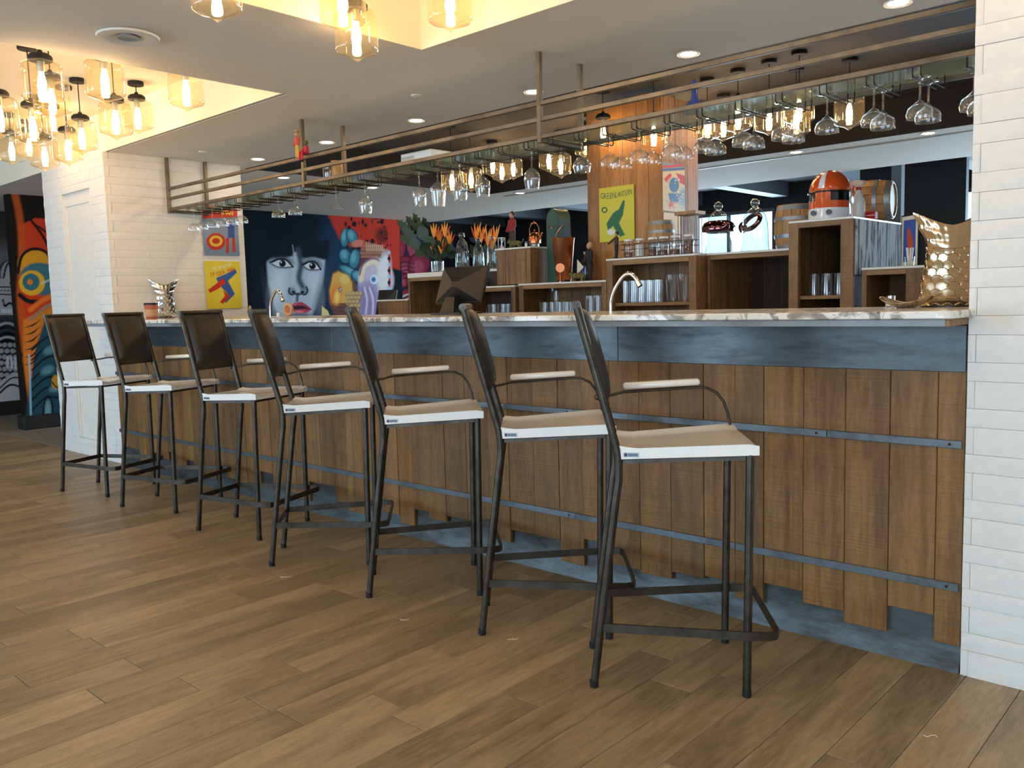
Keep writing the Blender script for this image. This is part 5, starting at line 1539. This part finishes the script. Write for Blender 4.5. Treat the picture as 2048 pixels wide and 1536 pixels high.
# --- green tin
x = X5(1117, 450, 5.24)
zt = Z5(1117, 418, 5.24)
t = thing('mailbox_tin', 'green metal box with rounded top behind the copper bucket', 'metal box', (x, 5.24, 1.3345), R_(-18))
H = zt - 1.3345; rr = .085
po = [(-rr, 0), (rr, 0)] + [(rr * math.cos(a), H - rr + rr * math.sin(a)) for a in np.linspace(0, math.pi, 14)]
MB().prism(po, -.055, .055, T(0, 0, 0, math.pi / 2)).build('body', 'green_enamel', t, 40)
po2 = [(-.05, 0), (.05, 0), (.05, H * .9), (-.05, H * .9)]
MB().prism([(q_[0] * .96, q_[1] * .985 + .003) for q_ in po], .0552, .060, T(0, 0, 0, math.pi / 2)).build('front_panel', 'green_enamel', t, 40)
MB().box(rr, rr + .003, -.05, .05, .01, H - rr).build('side_panel', 'blue_grey_enamel', t, 0)
MB().tube([(-.05, -.0615, H * .78), (-.02, -.068, H * .74), (.02, -.068, H * .74), (.05, -.0615, H * .78)], .0022, 6).build('wire_handle', 'copper', t)
# --- figurines and small ornaments
def animal(lab, loc, rz, s=1.0):
    t = thing('animal_ornament', lab, 'ornament', loc, rz, 'moss green animal ornaments')
    b = MB().tube([(-.05 * s, 0, .036 * s), (-.02 * s, 0, .040 * s), (.03 * s, 0, .041 * s), (.055 * s, 0, .044 * s)], .02, 12, None, [.010 * s, .020 * s, .022 * s, .016 * s])
    b.tube([(.052 * s, 0, .046 * s), (.074 * s, 0, .056 * s), (.088 * s, 0, .044 * s)], .014, 10, None, [.014 * s, .015 * s, .009 * s])
    for px_ in (-.038, .045):
        for sy in (-1, 1): b.tube([(px_ * s, sy * .012 * s, .035 * s), (px_ * s + .004 * s, sy * .014 * s, .018 * s), (px_ * s, sy * .014 * s, 0)], .008, 8, None, [.010 * s, .008 * s, .009 * s])
    b.build('body', 'moss', t, 60)
    MB().tube([(-.052 * s, 0, .042 * s), (-.07 * s, 0, .05 * s), (-.075 * s, 0, .07 * s)], .004 * s, 6).build('tail', 'moss', t, 60)
    for sy in (-1, 1): MB().tube([(.068 * s, sy * .008 * s, .066 * s), (.064 * s, sy * .014 * s, .078 * s)], .006 * s, 6, None, [.006 * s, .002 * s]).build('ear', 'moss', t, 60)
    return t
def person_fig(lab, loc, rz, h, coat, legs, hairm='hair', reach=False):
    s = h / .175
    t = thing('figurine', lab, 'figurine', loc, rz, 'small standing figurines')
    b = MB()
    for sx in (-1, 1): b.tube([(sx * .012 * s, -.004 * s, .004 * s), (sx * .012 * s, 0, .045 * s), (sx * .009 * s, 0, .088 * s)], .01, 8, None, [.0075 * s, .009 * s, .012 * s]); b.box(sx * .012 * s - .008 * s, sx * .012 * s + .008 * s, -.018 * s, .008 * s, 0, .008 * s, .002)
    b.build('legs', legs, t, 60)
    b = MB().tube([(0, 0, .082 * s), (0, 0, .105 * s), (0, 0, .135 * s), (0, 0, .146 * s)], .02, 12, None, [.019 * s, .018 * s, .022 * s, .010 * s], (1, .72))
    for sx in (-1, 1):
        b.tube([(sx * .021 * s, 0, .136 * s), (sx * .032 * s, -.002 * s, .108 * s), (sx * .032 * s, -.014 * s, .084 * s)] if not reach or sx > 0 else [(sx * .021 * s, 0, .136 * s), (sx * .04 * s, -.02 * s, .12 * s), (sx * .06 * s, -.04 * s, .10 * s)], .007, 8, None, [.009 * s, .0075 * s, .006 * s])
    b.build('coat', coat, t, 60)
    MB().sphere(.0125 * s, T(0, -.001, .160 * s), 12, 8, 1.2).build('head', 'skin', t, 60)
    MB().sphere(.0135 * s, T(0, .003 * s, .164 * s), 12, 8, 1.1).build('hair', hairm, t, 60)
    return t
Zk = 1.3345 + .2865
ax = X5(1032, 480, 5.10)
animal('mossy four legged animal ornament under the red coated figurine on the crate', (ax, 5.10, Zk), R_(185), .95)
person_fig('small figurine in a dark red coat standing on the crate', (X5(1024, 450, 5.18), 5.18, Zk), R_(-20), Z5(1024, 424, 5.18) - Zk, 'cloth_red', 'cloth_brown')
animal('mossy four legged animal ornament right of the copper bucket', (X5(1158, 552, 5.08), 5.08, 1.335), R_(185), 1.0)
person_fig('small dark figurine with light hair right of the copper bucket', (X5(1179, 530, 5.17), 5.17, 1.335), R_(-30), Z5(1172, 486, 5.17) - 1.335, 'cloth_dark', 'cloth_dark', 'kraft')
person_fig('small dark figurine reaching out at the left end of the jars', (X5(1233, 490, 5.05), 5.05, 1.482), R_(-40), Z5(1240, 463, 5.05) - 1.482, 'cloth_brown', 'cloth_dark', 'cloth_dark', True)
x = X5(1003, 480, 5.09)
t = thing('hourglass', 'small hourglass with pink sand on the crate', 'hourglass', (x, 5.09, Zk))
MB().box(-.022, .022, -.022, .022, 0, .005, .001).build('base', 'white_plastic', t, 30); MB().box(-.022, .022, -.022, .022, .085, .090, .001).build('top', 'white_plastic', t, 30)
MB().lathe([(.001, .005), (.014, .007), (.016, .02), (.002, .045), (.016, .07), (.014, .083), (.001, .085)], 16, None, False).build('bulb', 'clear_glass', t, 60)
MB().lathe([(.001, .007), (.013, .008), (.011, .018), (.001, .024)], 14).build('sand', 'sand_pink', t, 60)
for sx in (-1, 1):
    for sy in (-1, 1): MB().cyl(.002, .005, .085, 6, T(sx * .019, sy * .019, 0)).build('pillar', 'white_plastic', t)
x = X5(1052, 482, 5.07)
t = thing('small_vial', 'tiny white vial with blue cap beside the kettle', 'vial', (x, 5.07, Zk))
MB().cyl(.010, 0, .026, 12).build('body', 'white_plastic', t); MB().cyl(.0105, .0265, .04, 12).build('cap', 'blue_glaze', t)
x = X5(1166, 530, 5.2)
t = thing('wine_bottle', 'dark wine bottle behind the white triangle sign', 'bottle', (x, 5.23, 1.335))
MB().lathe([(.001, 0), (.036, 0), (.037, .004), (.037, .14), (.028, .165), (.014, .18), (.013, .205), (.001, .205)], 20).build('body', 'dark_visor', t); MB().lathe([(.0375, .04), (.0378, .04), (.0378, .11), (.0375, .11)], 20, None, False).build('label_band', 'blue_glaze', t); MB().cyl(.0145, .2052, .225, 12).build('cap', 'kraft', t)
x = X5(1158, 525, 5.13)
t = thing('triangle_sign', 'small white triangular card standing right of the copper bucket', 'card', (x, 5.14, 1.335), R_(-10))
MB().prism([(-.03, .055), (.045, .105), (-.025, .165)], 0, .004, T(0, 0, 0, math.pi / 2)).build('card', 'paper_cream', t, 0); MB().tube([(0, .002, 0), (0, .002, .10)], .0025, 6).build('stick', 'kraft', t); MB().cyl(.02, 0, .004, 14).build('base', 'dark_pine', t)
x = X5(1146, 520, 5.18)
t = thing('round_mirror', 'small round tilted mirror disc beside the copper bucket', 'mirror', (x - .005, 5.03, 1.335), R_(30))
MB().cyl(.034, 0, .004, 24, T(0, 0, .105, math.pi / 2)).build('disc', 'copper_satin', t); MB().tube([(0, -.002, 0), (0, -.002, .072)], .003, 6).build('stem', 'copper', t); MB().cyl(.016, 0, .004, 14).build('base', 'copper', t)
# --- napkins
x = X5(960, 565, 5.1)
t = thing('napkin_pile', 'loose pile of cream paper napkins on the pale shelf', 'napkins', (x, 5.09, 1.3265))
r_ = random.Random(8)
for k in range(9):
    a = r_.uniform(-.5, .5); w = .085 * r_.uniform(.75, 1.0) * (1 - k * .04)
    MB().add([(-w, -.05, .002), (w, -.05, r_.uniform(0, .006)), (w, .05, .003), (-w, .05, r_.uniform(0, .006)), (0, 0, .009)], [(0, 1, 4), (1, 2, 4), (2, 3, 4), (3, 0, 4), (3, 2, 1, 0)], T(r_.uniform(-.012, .012), 0, k * .0085, r_.uniform(-.06, .06), r_.uniform(-.07, .07), a)).build('napkin', 'napkin', t, 0)
x = X5(946, 540, 5.02)
t = thing('drinking_straw', 'single thin white straw standing behind the napkins', 'straw', (x, 5.19 - .03, 1.3265))
MB().cyl(.0025, .004, .15, 8).build('shaft', 'white_plastic', t); MB().cyl(.012, 0, .004, 12).build('base', 'white_plastic', t)
# --- vase of leaves and bird of paradise flowers
Zv = 1.4675
vx, vy = X5(875, 530, 5.17), 5.17
t = thing('flower_vase', 'glass vase of dark tropical leaves and orange bird of paradise flowers', 'flowers', (vx, vy, Zv))
MB().lathe([(.001, .002), (.05, .002), (.055, .01), (.056, .10), (.0545, .10), (.052, .012), (.001, .012)], 24, None, False).build('vase', 'clear_glass', t, 60)
def leaf(pa, pb, width, mat, droop=0.0, nm='leaf', lobes=0):
    pa, pb = Vector(pa), Vector(pb); d = pb - pa; L = d.length
    side = d.cross(Vector((.3, -1, .1))).normalized()
    nrm = side.cross(d.normalized())
    n = 10; v = []; f = []
    for i in range(n + 1):
        s_ = i / n
        c_ = pa + d * s_ + Vector((0, 0, -droop * s_ * s_))
        w_ = width * math.sin(math.pi * min(1, s_ * .93 + .05)) ** .8
        if lobes and i % 2: w_ *= .55
        v += [tuple(c_ + side * w_ + nrm * (.10 * w_)), tuple(c_), tuple(c_ - side * w_ + nrm * (.10 * w_)), tuple(c_ - nrm * .0015)]
    for i in range(n):
        o_ = 4 * i
        for a_, b2 in ((0, 1), (1, 2), (2, 3), (3, 0)): f.append((o_ + a_, o_ + b2, o_ + 4 + b2, o_ + 4 + a_))
    MB().add(v, f).build(nm, mat, t, 50)
def v3(px, py, dy=0.0):
    q_ = on(px, py, 1, vy + dy); return (q_[0] - vx, dy, q_[2] - Zv)
r_ = random.Random(17)
for k, (tx, ty, dy, w_, lb) in enumerate([(793, 437, -.05, .05, 1), (803, 452, -.1, .055, 1), (812, 430, .0, .05, 1), (826, 424, .04, .045, 1), (846, 432, .06, .045, 1), (838, 450, -.06, .06, 0), (800, 470, .05, .05, 1), (818, 478, -.08, .05, 0), (860, 452, .05, .05, 0), (856, 470, -.05, .055, 0), (842, 485, -.1, .05, 0), (895, 470, .08, .05, 0), (905, 490, .0, .045, 0), (880, 480, -.09, .05, 0), (830, 500, .02, .045, 0), (870, 495, -.12, .045, 0), (893, 505, -.1, .04, 0), (912, 505, .07, .04, 0), (850, 505, .1, .045, 0), (835, 440, -.02, .04, 1)]):
    base = v3(872 + (k % 5) * 3, 522, 0)
    mid = v3(tx * .55 + 872 * .45, ty * .55 + 518 * .45, dy * .5)
    leaf(mid, v3(tx, ty, dy), w_, 'leaf_dark' if k % 3 else 'leaf_green', .01, 'leaf', lb)
    MB().tube([(base[0] * .5, base[1], .02), base, mid], .0025, 6).build('stalk', 'leaf_green', t)
for k, (tx, ty, dy) in enumerate(((870, 447, -.02), (880, 455, .03), (892, 445, -.04), (901, 462, .02), (865, 470, .04), (884, 478, -.06))):
    b_ = v3(tx - 2, ty + 30, dy); MB().tube([v3(874, 520, 0), b_], .003, 6).build('stalk', 'leaf_green', t)
    for j, (ox, oy) in enumerate(((-9, 2), (-3, -2), (3, 0), (9, 6))):
        leaf(b_, v3(tx + ox, ty + oy, dy + .01 * j), .009, 'flower_orange' if j < 3 else 'flower_red', 0, 'petal')
# second bunch behind the cloches
vx, vy = X5(962, 520, 5.52), 5.52
t = thing('plant_stand', 'dark wooden stand behind the shelves under the second vase', 'stand', (vx, vy, 0))
MB().box(-.1, .1, -.1, .1, .86, .899, .003).build('top', 'dark_pine', t, 30)
for sx in (-1, 1):
    for sy in (-1, 1): MB().box(sx * .085 - .012, sx * .085 + .012, sy * .085 - .012, sy * .085 + .012, 0, .86).build('leg', 'dark_pine', t, 0)
t = thing('flower_vase', 'second glass vase of bird of paradise flowers behind the cloches', 'flowers', (vx, vy, ZB))
MB().lathe([(.001, .002), (.05, .002), (.055, .01), (.06, .42), (.0585, .42), (.052, .012), (.001, .012)], 24, None, False).build('vase', 'clear_glass', t, 60)
Zv = ZB
for k, (tx, ty, dy) in enumerate(((952, 448, 0), (963, 452, .03), (975, 458, -.02), (990, 452, .02), (984, 468, .03))):
    b_ = v3(tx, ty + 34, dy); MB().tube([(0, 0, .02), b_], .003, 6).build('stalk', 'leaf_green', t)
    for j, (ox, oy) in enumerate(((-10, 4), (-3, -2), (4, 1), (10, -4))): leaf(b_, v3(tx + ox, ty + oy, dy), .009, 'flower_orange' if j else 'flower_red', 0, 'petal')
for tx, ty in ((940, 490), (972, 486), (995, 495), (960, 500)): leaf(v3(965, 530, 0), v3(tx, ty, .02), .04, 'leaf_dark')
# ================================================================ THINGS ON THE BAR COUNTER
ZCT = 1.1405
def fish(lab, loc, rz, mat, s=1.0):
    t = thing('fish_ice_bucket', lab, 'ice bucket', loc, rz, 'fish shaped metal buckets')
    nu, nv = 168, 110; v = []; f = []
    H = .275 * s
    prof = [(0, .080), (.1, .083), (.3, .077), (.5, .068), (.62, .064), (.75, .075), (.88, .095), (1.0, .112)]
    def rad(q_):
        for (a, ra), (b2, rb_) in zip(prof[:-1], prof[1:]):
            if q_ <= b2: 
                u = (q_ - a) / (b2 - a); u = u * u * (3 - 2 * u); return ra + (rb_ - ra) * u
        return prof[-1][1]
    for ins in (0, 1):
        for i in range(nu):
            a = 2 * math.pi * i / nu
            for j in range(nv + 1):
                q_ = j / nv
                top = 1.0 + .17 * (abs(math.cos(a)) ** 1.5 - .35)
                z = q_ * H * (1 + (top - 1) * q_ ** 3)
                r0 = rad(q_) * s - ins * .005
                e = .62 - .34 * max(0, (q_ - .6) / .4)      # the tail flattens
                bumpv = 0
                if not ins and q_ < .68:
                    rowi = q_ * 12 + 40; rr = int(rowi); fr = rowi - rr
                    best = 0
                    for dr in (0, 1):       # overlapping rounded scales, rows shifted by half
                        r2 = rr - dr; f2_ = rowi - r2
                        ci = a / (2 * math.pi) * 14 + .5 * (r2 % 2); fc = (ci - math.floor(ci)) - .5
                        lim = 1.15 + .55 * math.sqrt(max(0, 1 - 4 * fc * fc)) - .35
                        if f2_ < lim: best = max(best, f2_ / lim)
                    bumpv = .0075 * best * s
                elif not ins: bumpv = .0022 * math.cos(22 * a) * s * (q_ - .68) / .32
                v.append(((r0 + bumpv) * math.cos(a), (r0 + bumpv) * e * 1.15 * math.sin(a), z + (.006 if ins and j == 0 else 0)))
    n = nu * (nv + 1)
    for i in range(nu):
        i2 = (i + 1) % nu
        for j in range(nv):
            for b0 in (0, n): f.append((b0 + i * (nv + 1) + j, b0 + i2 * (nv + 1) + j, b0 + i2 * (nv + 1) + j + 1, b0 + i * (nv + 1) + j + 1))
        f.append((i * (nv + 1) + nv, i2 * (nv + 1) + nv, n + i2 * (nv + 1) + nv, n + i * (nv + 1) + nv))
    f.append([i * (nv + 1) for i in range(nu)]); f.append([n + i * (nv + 1) for i in range(nu)])
    MB().add(v, f).build('body', mat, t, 40)
    MB().lathe([(.001, -.004), (.085 * s, -.004), (.085 * s, .001), (.001, .001)], 28).build('tray', 'black_plastic', t)
    return t
P = on(1897, 600, 1, 3.30)
fish('large golden fish tail shaped bucket at the right end of the counter', (P[0], 3.30, ZCT + .004), R_(30), 'gold_bronze', 1.08)
P = on(281, 600, 1, 3.22)
fish('silver fish shaped bucket at the left end of the counter', (max(P[0], -6.70), 3.22, ZCT + .004), R_(75), 'silver_hammered', 1.0)
P = on(304, 637, 1, 2.98)
t = thing('paper_cup', 'terracotta takeaway cup with dark lid beside the silver fish bucket', 'cup', (P[0], 2.98, ZCT))
MB().lathe([(.001, 0), (.040, 0), (.050, .105), (.001, .105)], 24).build('body', 'terracotta', t); MB().lathe([(.0428, .02), (.0432, .02), (.0485, .072), (.0482, .072)], 24, None, False).build('sleeve', 'kraft', t); MB().lathe([(.001, .1055), (.053, .1055), (.053, .112), (.049, .122), (.001, .122)], 24).build('lid', 'black_plastic', t)
def faucet(lab, base, pts, r):
    t = thing('swan_neck_tap', lab, 'tap', base, 0, 'chrome swan neck taps')
    MB().tube(smooth([np.array(q_) for q_ in pts], 5), r, 12).build('spout', 'steel_chrome', t, 60)
    MB().lathe([(.001, 0), (.028, 0), (.028, .012), (.016, .02), (.016, .05), (.001, .05)], 18).build('base', 'steel_chrome', t)
    e = Vector(pts[-1]) - Vector(pts[-2]); e.normalize()
    MB().tube([Vector(pts[-1]) - e * .002, Vector(pts[-1]) + e * .022], r * 1.35, 12).build('aerator', 'steel_chrome', t, 50)
    MB().tube([(.016, 0, .035), (.05, 0, .045)], .005, 8).build('lever', 'steel_chrome', t)
def tap(lab, pxs, Y):
    b = on(*pxs[0], 1, Y); b0 = (b[0], Y, .9005)
    pts = [(0, 0, .04)]
    for px, py in pxs:
        q_ = on(px, py, 1, Y); pts.append((q_[0] - b[0], 0, q_[2] - .9005))
    faucet(lab, b0, pts, .0105)
tap('chrome swan neck tap before the timber shelves in the middle of the bar', [(1222, 626), (1223, 600), (1232, 575), (1248, 552), (1261, 548), (1271, 556), (1276, 565)], 3.50)
tap('chrome swan neck tap in front of the left brick wall', [(338, 634), (340, 615), (348, 600), (360, 592), (370, 595), (375, 600)], 3.50)
tap('chrome swan neck tap in front of the painted face', [(541, 622), (543, 600), (549, 586), (555, 582), (561, 588), (564, 597)], 3.52)
# --- point of sale monitors
def monitor(lab, loc, rz, w, h, tilt, txt=None):
    t = thing('pos_monitor', lab, 'monitor', loc, rz)
    z0 = .055
    M = T(0, 0, z0, tilt)
    MB().box(-w / 2, w / 2, -.012, .010, 0, h, .004, M).build('bezel', 'black_plastic', t, 30)
    MB().box(-w / 2 + .012, w / 2 - .012, .0102, .0112, .012, h - .012, 0, M).build('screen', 'dark_visor', t, 0)
    # faceted hood on the back
    q_ = .06
    v = [(-w / 2 + .006, -.0125, .006), (w / 2 - .006, -.0125, .006), (w / 2 - .006, -.0125, h - .006), (-w / 2 + .006, -.0125, h - .006), (-.02, -.0125 - q_, h * .45), (.02, -.0125 - q_, h * .45), (.02, -.0125 - q_, h * .30), (-.02, -.0125 - q_, h * .30)]
    f = [(0, 1, 2, 3), (3, 2, 5, 4), (2, 1, 6, 5), (1, 0, 7, 6), (0, 3, 4, 7), (4, 5, 6, 7)]
    MB().add(v, f, M).build('rear_hood', 'black_plastic', t, 20)
    MB().add([(-.05, -.11, 0), (.05, -.11, 0), (.05, .03, 0), (-.05, .03, 0), (-.03, -.07, h * .42), (.03, -.07, h * .42), (.03, -.03, h * .42), (-.03, -.03, h * .42)], [(0, 1, 2, 3), (4, 5, 6, 7), (0, 1, 5, 4), (1, 2, 6, 5), (2, 3, 7, 6), (3, 0, 4, 7)]).build('stand', 'black_plastic', t, 20)
    MB().box(-.10, .10, -.12, .08, -.0, .010, .003).build('foot', 'black_plastic', t, 30)
    if txt:
        o = text_mesh(txt, .019, 'print_white', 'lettering', t, tuple(M @ Vector((-.01, -.0205, h * .88))), (M.to_3x3() @ Matrix.Rotation(math.pi / 2 - .26, 3, 'X')).to_euler())
    return t
P = on(912, 628, 1, 3.20)
monitor('large black touchscreen till seen from behind on the bar counter', (P[0], 3.22, ZCT), R_(8), .31, .215, R_(-24), 'oxhoo')
P = on(768, 600, 1, 5.50)
t = monitor('small black touchscreen till in front of the painted fish', (P[0], 5.50, 1.03), R_(4), .26, .27, R_(-14))
t = thing('till_plinth', 'tall pale plinth behind the small crate under the small till', 'plinth', (P[0], 5.50, 0))
MB().box(-.14, .14, -.14, .12, .0, 1.02, .003).build('body', 'slab_white', t, 30); MB().box(-.13, .13, -.135, .11, 1.0202, 1.0298, .002).build('mat', 'black_plastic', t, 30)
# --- shaker, wavy dish, pegs and coil
P = on(1781, 611, 1, 3.36)
t = thing('salt_shaker', 'small clear salt shaker with steel lid left of the golden dish', 'shaker', (P[0], 3.36, ZCT))
MB().lathe([(.001, .001), (.018, .001), (.019, .02), (.014, .032), (.0132, .032), (.0178, .02), (.017, .004), (.001, .004)], 16, None, False).build('body', 'clear_glass', t, 60); MB().lathe([(.0145, .0325), (.0152, .0325), (.0152, .042), (.001, .044)], 16).build('lid', 'steel_chrome', t); MB().lathe([(.001, .0045), (.0165, .0045), (.0172, .018), (.001, .019)], 14).build('salt', 'grain_white', t)
P = on(1812, 609, 1, 3.14)
t = thing('wavy_dish', 'shallow golden dish with wavy rim beside the large fish bucket', 'dish', (P[0], 3.14, ZCT), R_(20))
v = []; f = []; nu, nv = 40, 8
for ins in (0, 1):
    for i in range(nu):
        a = 2 * math.pi * i / nu
        for j in range(nv + 1):
            q_ = j / nv
            rx = .03 + .055 * q_; ry = .015 + .032 * q_
            z = .004 + (.022 + .012 * math.cos(2 * a + .6)) * q_ ** 1.7 + ins * .002
            v.append((rx * math.cos(a), ry * math.sin(a), z - (.004 if j == 0 and not ins else 0)))
n = nu * (nv + 1)
for i in range(nu):
    i2 = (i + 1) % nu
    for j in range(nv):
        for b0 in (0, n): f.append((b0 + i * (nv + 1) + j, b0 + i2 * (nv + 1) + j, b0 + i2 * (nv + 1) + j + 1, b0 + i * (nv + 1) + j + 1))
    f.append((i * (nv + 1) + nv, i2 * (nv + 1) + nv, n + i2 * (nv + 1) + nv, n + i * (nv + 1) + nv))
f.append([i * (nv + 1) for i in range(nu)]); f.append([n + i * (nv + 1) for i in range(nu)])
MB().add(v, f).build('bowl', 'gold_bronze', t, 60)
MB().tube([(.085 * math.cos(a), .047 * math.sin(a), .028 + .012 * math.cos(2 * a + .6)) for a in np.linspace(0, 2 * math.pi, 41)], .0022, 6).build('rolled_rim', 'gold_bronze', t, 60)
for k, (px, top, Y) in enumerate(((501, 611, 3.30), (506.5, 627, 3.22), (512, 627, 3.22), (517.5, 626, 3.22))):
    P = on(px, 633, 1, Y); zt = on(px, top, 1, Y)[2]
    t = thing('wooden_peg', 'pale wooden peg on the counter under the mural, %s' % ('tall one at the left', 'first of three short ones', 'second of three short ones', 'last of three short ones')[k], 'peg', (P[0], Y, ZCT), 0, 'wooden pegs on the counter')
    h = max(zt - ZCT, .02)
    MB().lathe([(.001, 0), (.010, 0), (.011, h * .3), (.009, h * .6), (.0095, h * .8), (.006, h * .95), (.001, h)], 12).build('body', 'barrel_oak', t, 60); MB().lathe([(.0114, h * .29), (.0117, h * .30), (.0114, h * .33)], 12, None, False).build('groove_ring', 'kraft', t)
P = on(577, 628, 1, 3.24)
t = thing('wicker_ring', 'small round wicker ring standing on the counter below the painted lips', 'ring ornament', (P[0], 3.24, ZCT), R_(10))
MB().tube([(.034 * math.cos(a), 0, .046 + .034 * math.sin(a)) for a in np.linspace(0, 2 * math.pi, 30)], .012, 8).build('ring', 'kraft', t, 60); MB().cyl(.021, -.004, .004, 18, T(0, 0, .046, math.pi / 2)).build('centre', 'terracotta', t)
t = thing('white_jar', 'tiny pale blue pot beside the wicker ring', 'pot', (P[0] - .055, 3.2, ZCT))
MB().lathe([(.001, 0), (.014, 0), (.016, .02), (.012, .026), (.001, .026)], 14).build('body', 'white_gloss', t); MB().lathe([(.001, .0265), (.013, .0265), (.001, .031)], 14).build('lid', 'galv', t)
# --- scraps of string on the floor
for px, py, lab, pts in ((570, 1155, 'pale scrap of string on the floor before the fourth stool', [(-.02, 0), (-.012, .006), (-.016, .012), (-.022, .006), (.0, .004), (.02, .012)]), (809, 1240, 'pale curled scrap of string on the floor between two stools', [(-.014, .01), (-.016, .002), (-.004, -.002), (.012, .0), (.016, .01)]), (1026, 1279, 'pale forked scrap of string on the floor by the sixth stool', [(-.02, 0), (-.006, .002), (.0, .014), (-.002, .002), (.012, .0), (.02, .012)]), (1862, 1472, 'pale wavy scrap of string on the floor near the white brick wall', [(-.018, .004), (-.012, -.004), (-.002, .0), (.008, .004), (.014, -.002), (.012, -.01)])):
    P = on(px, py, 2, 0)
    o = MB().tube([np.array((a, b_, 0)) for a, b_ in smooth(pts, 4)], .0009, 5).build('string_scrap', 'napkin', None, 60)
    o.location = (P[0], P[1], .0009); o.rotation_euler = (0, 0, YAW)
    tag(o, lab, 'string')
# parts that carry no label of their own keep the name only
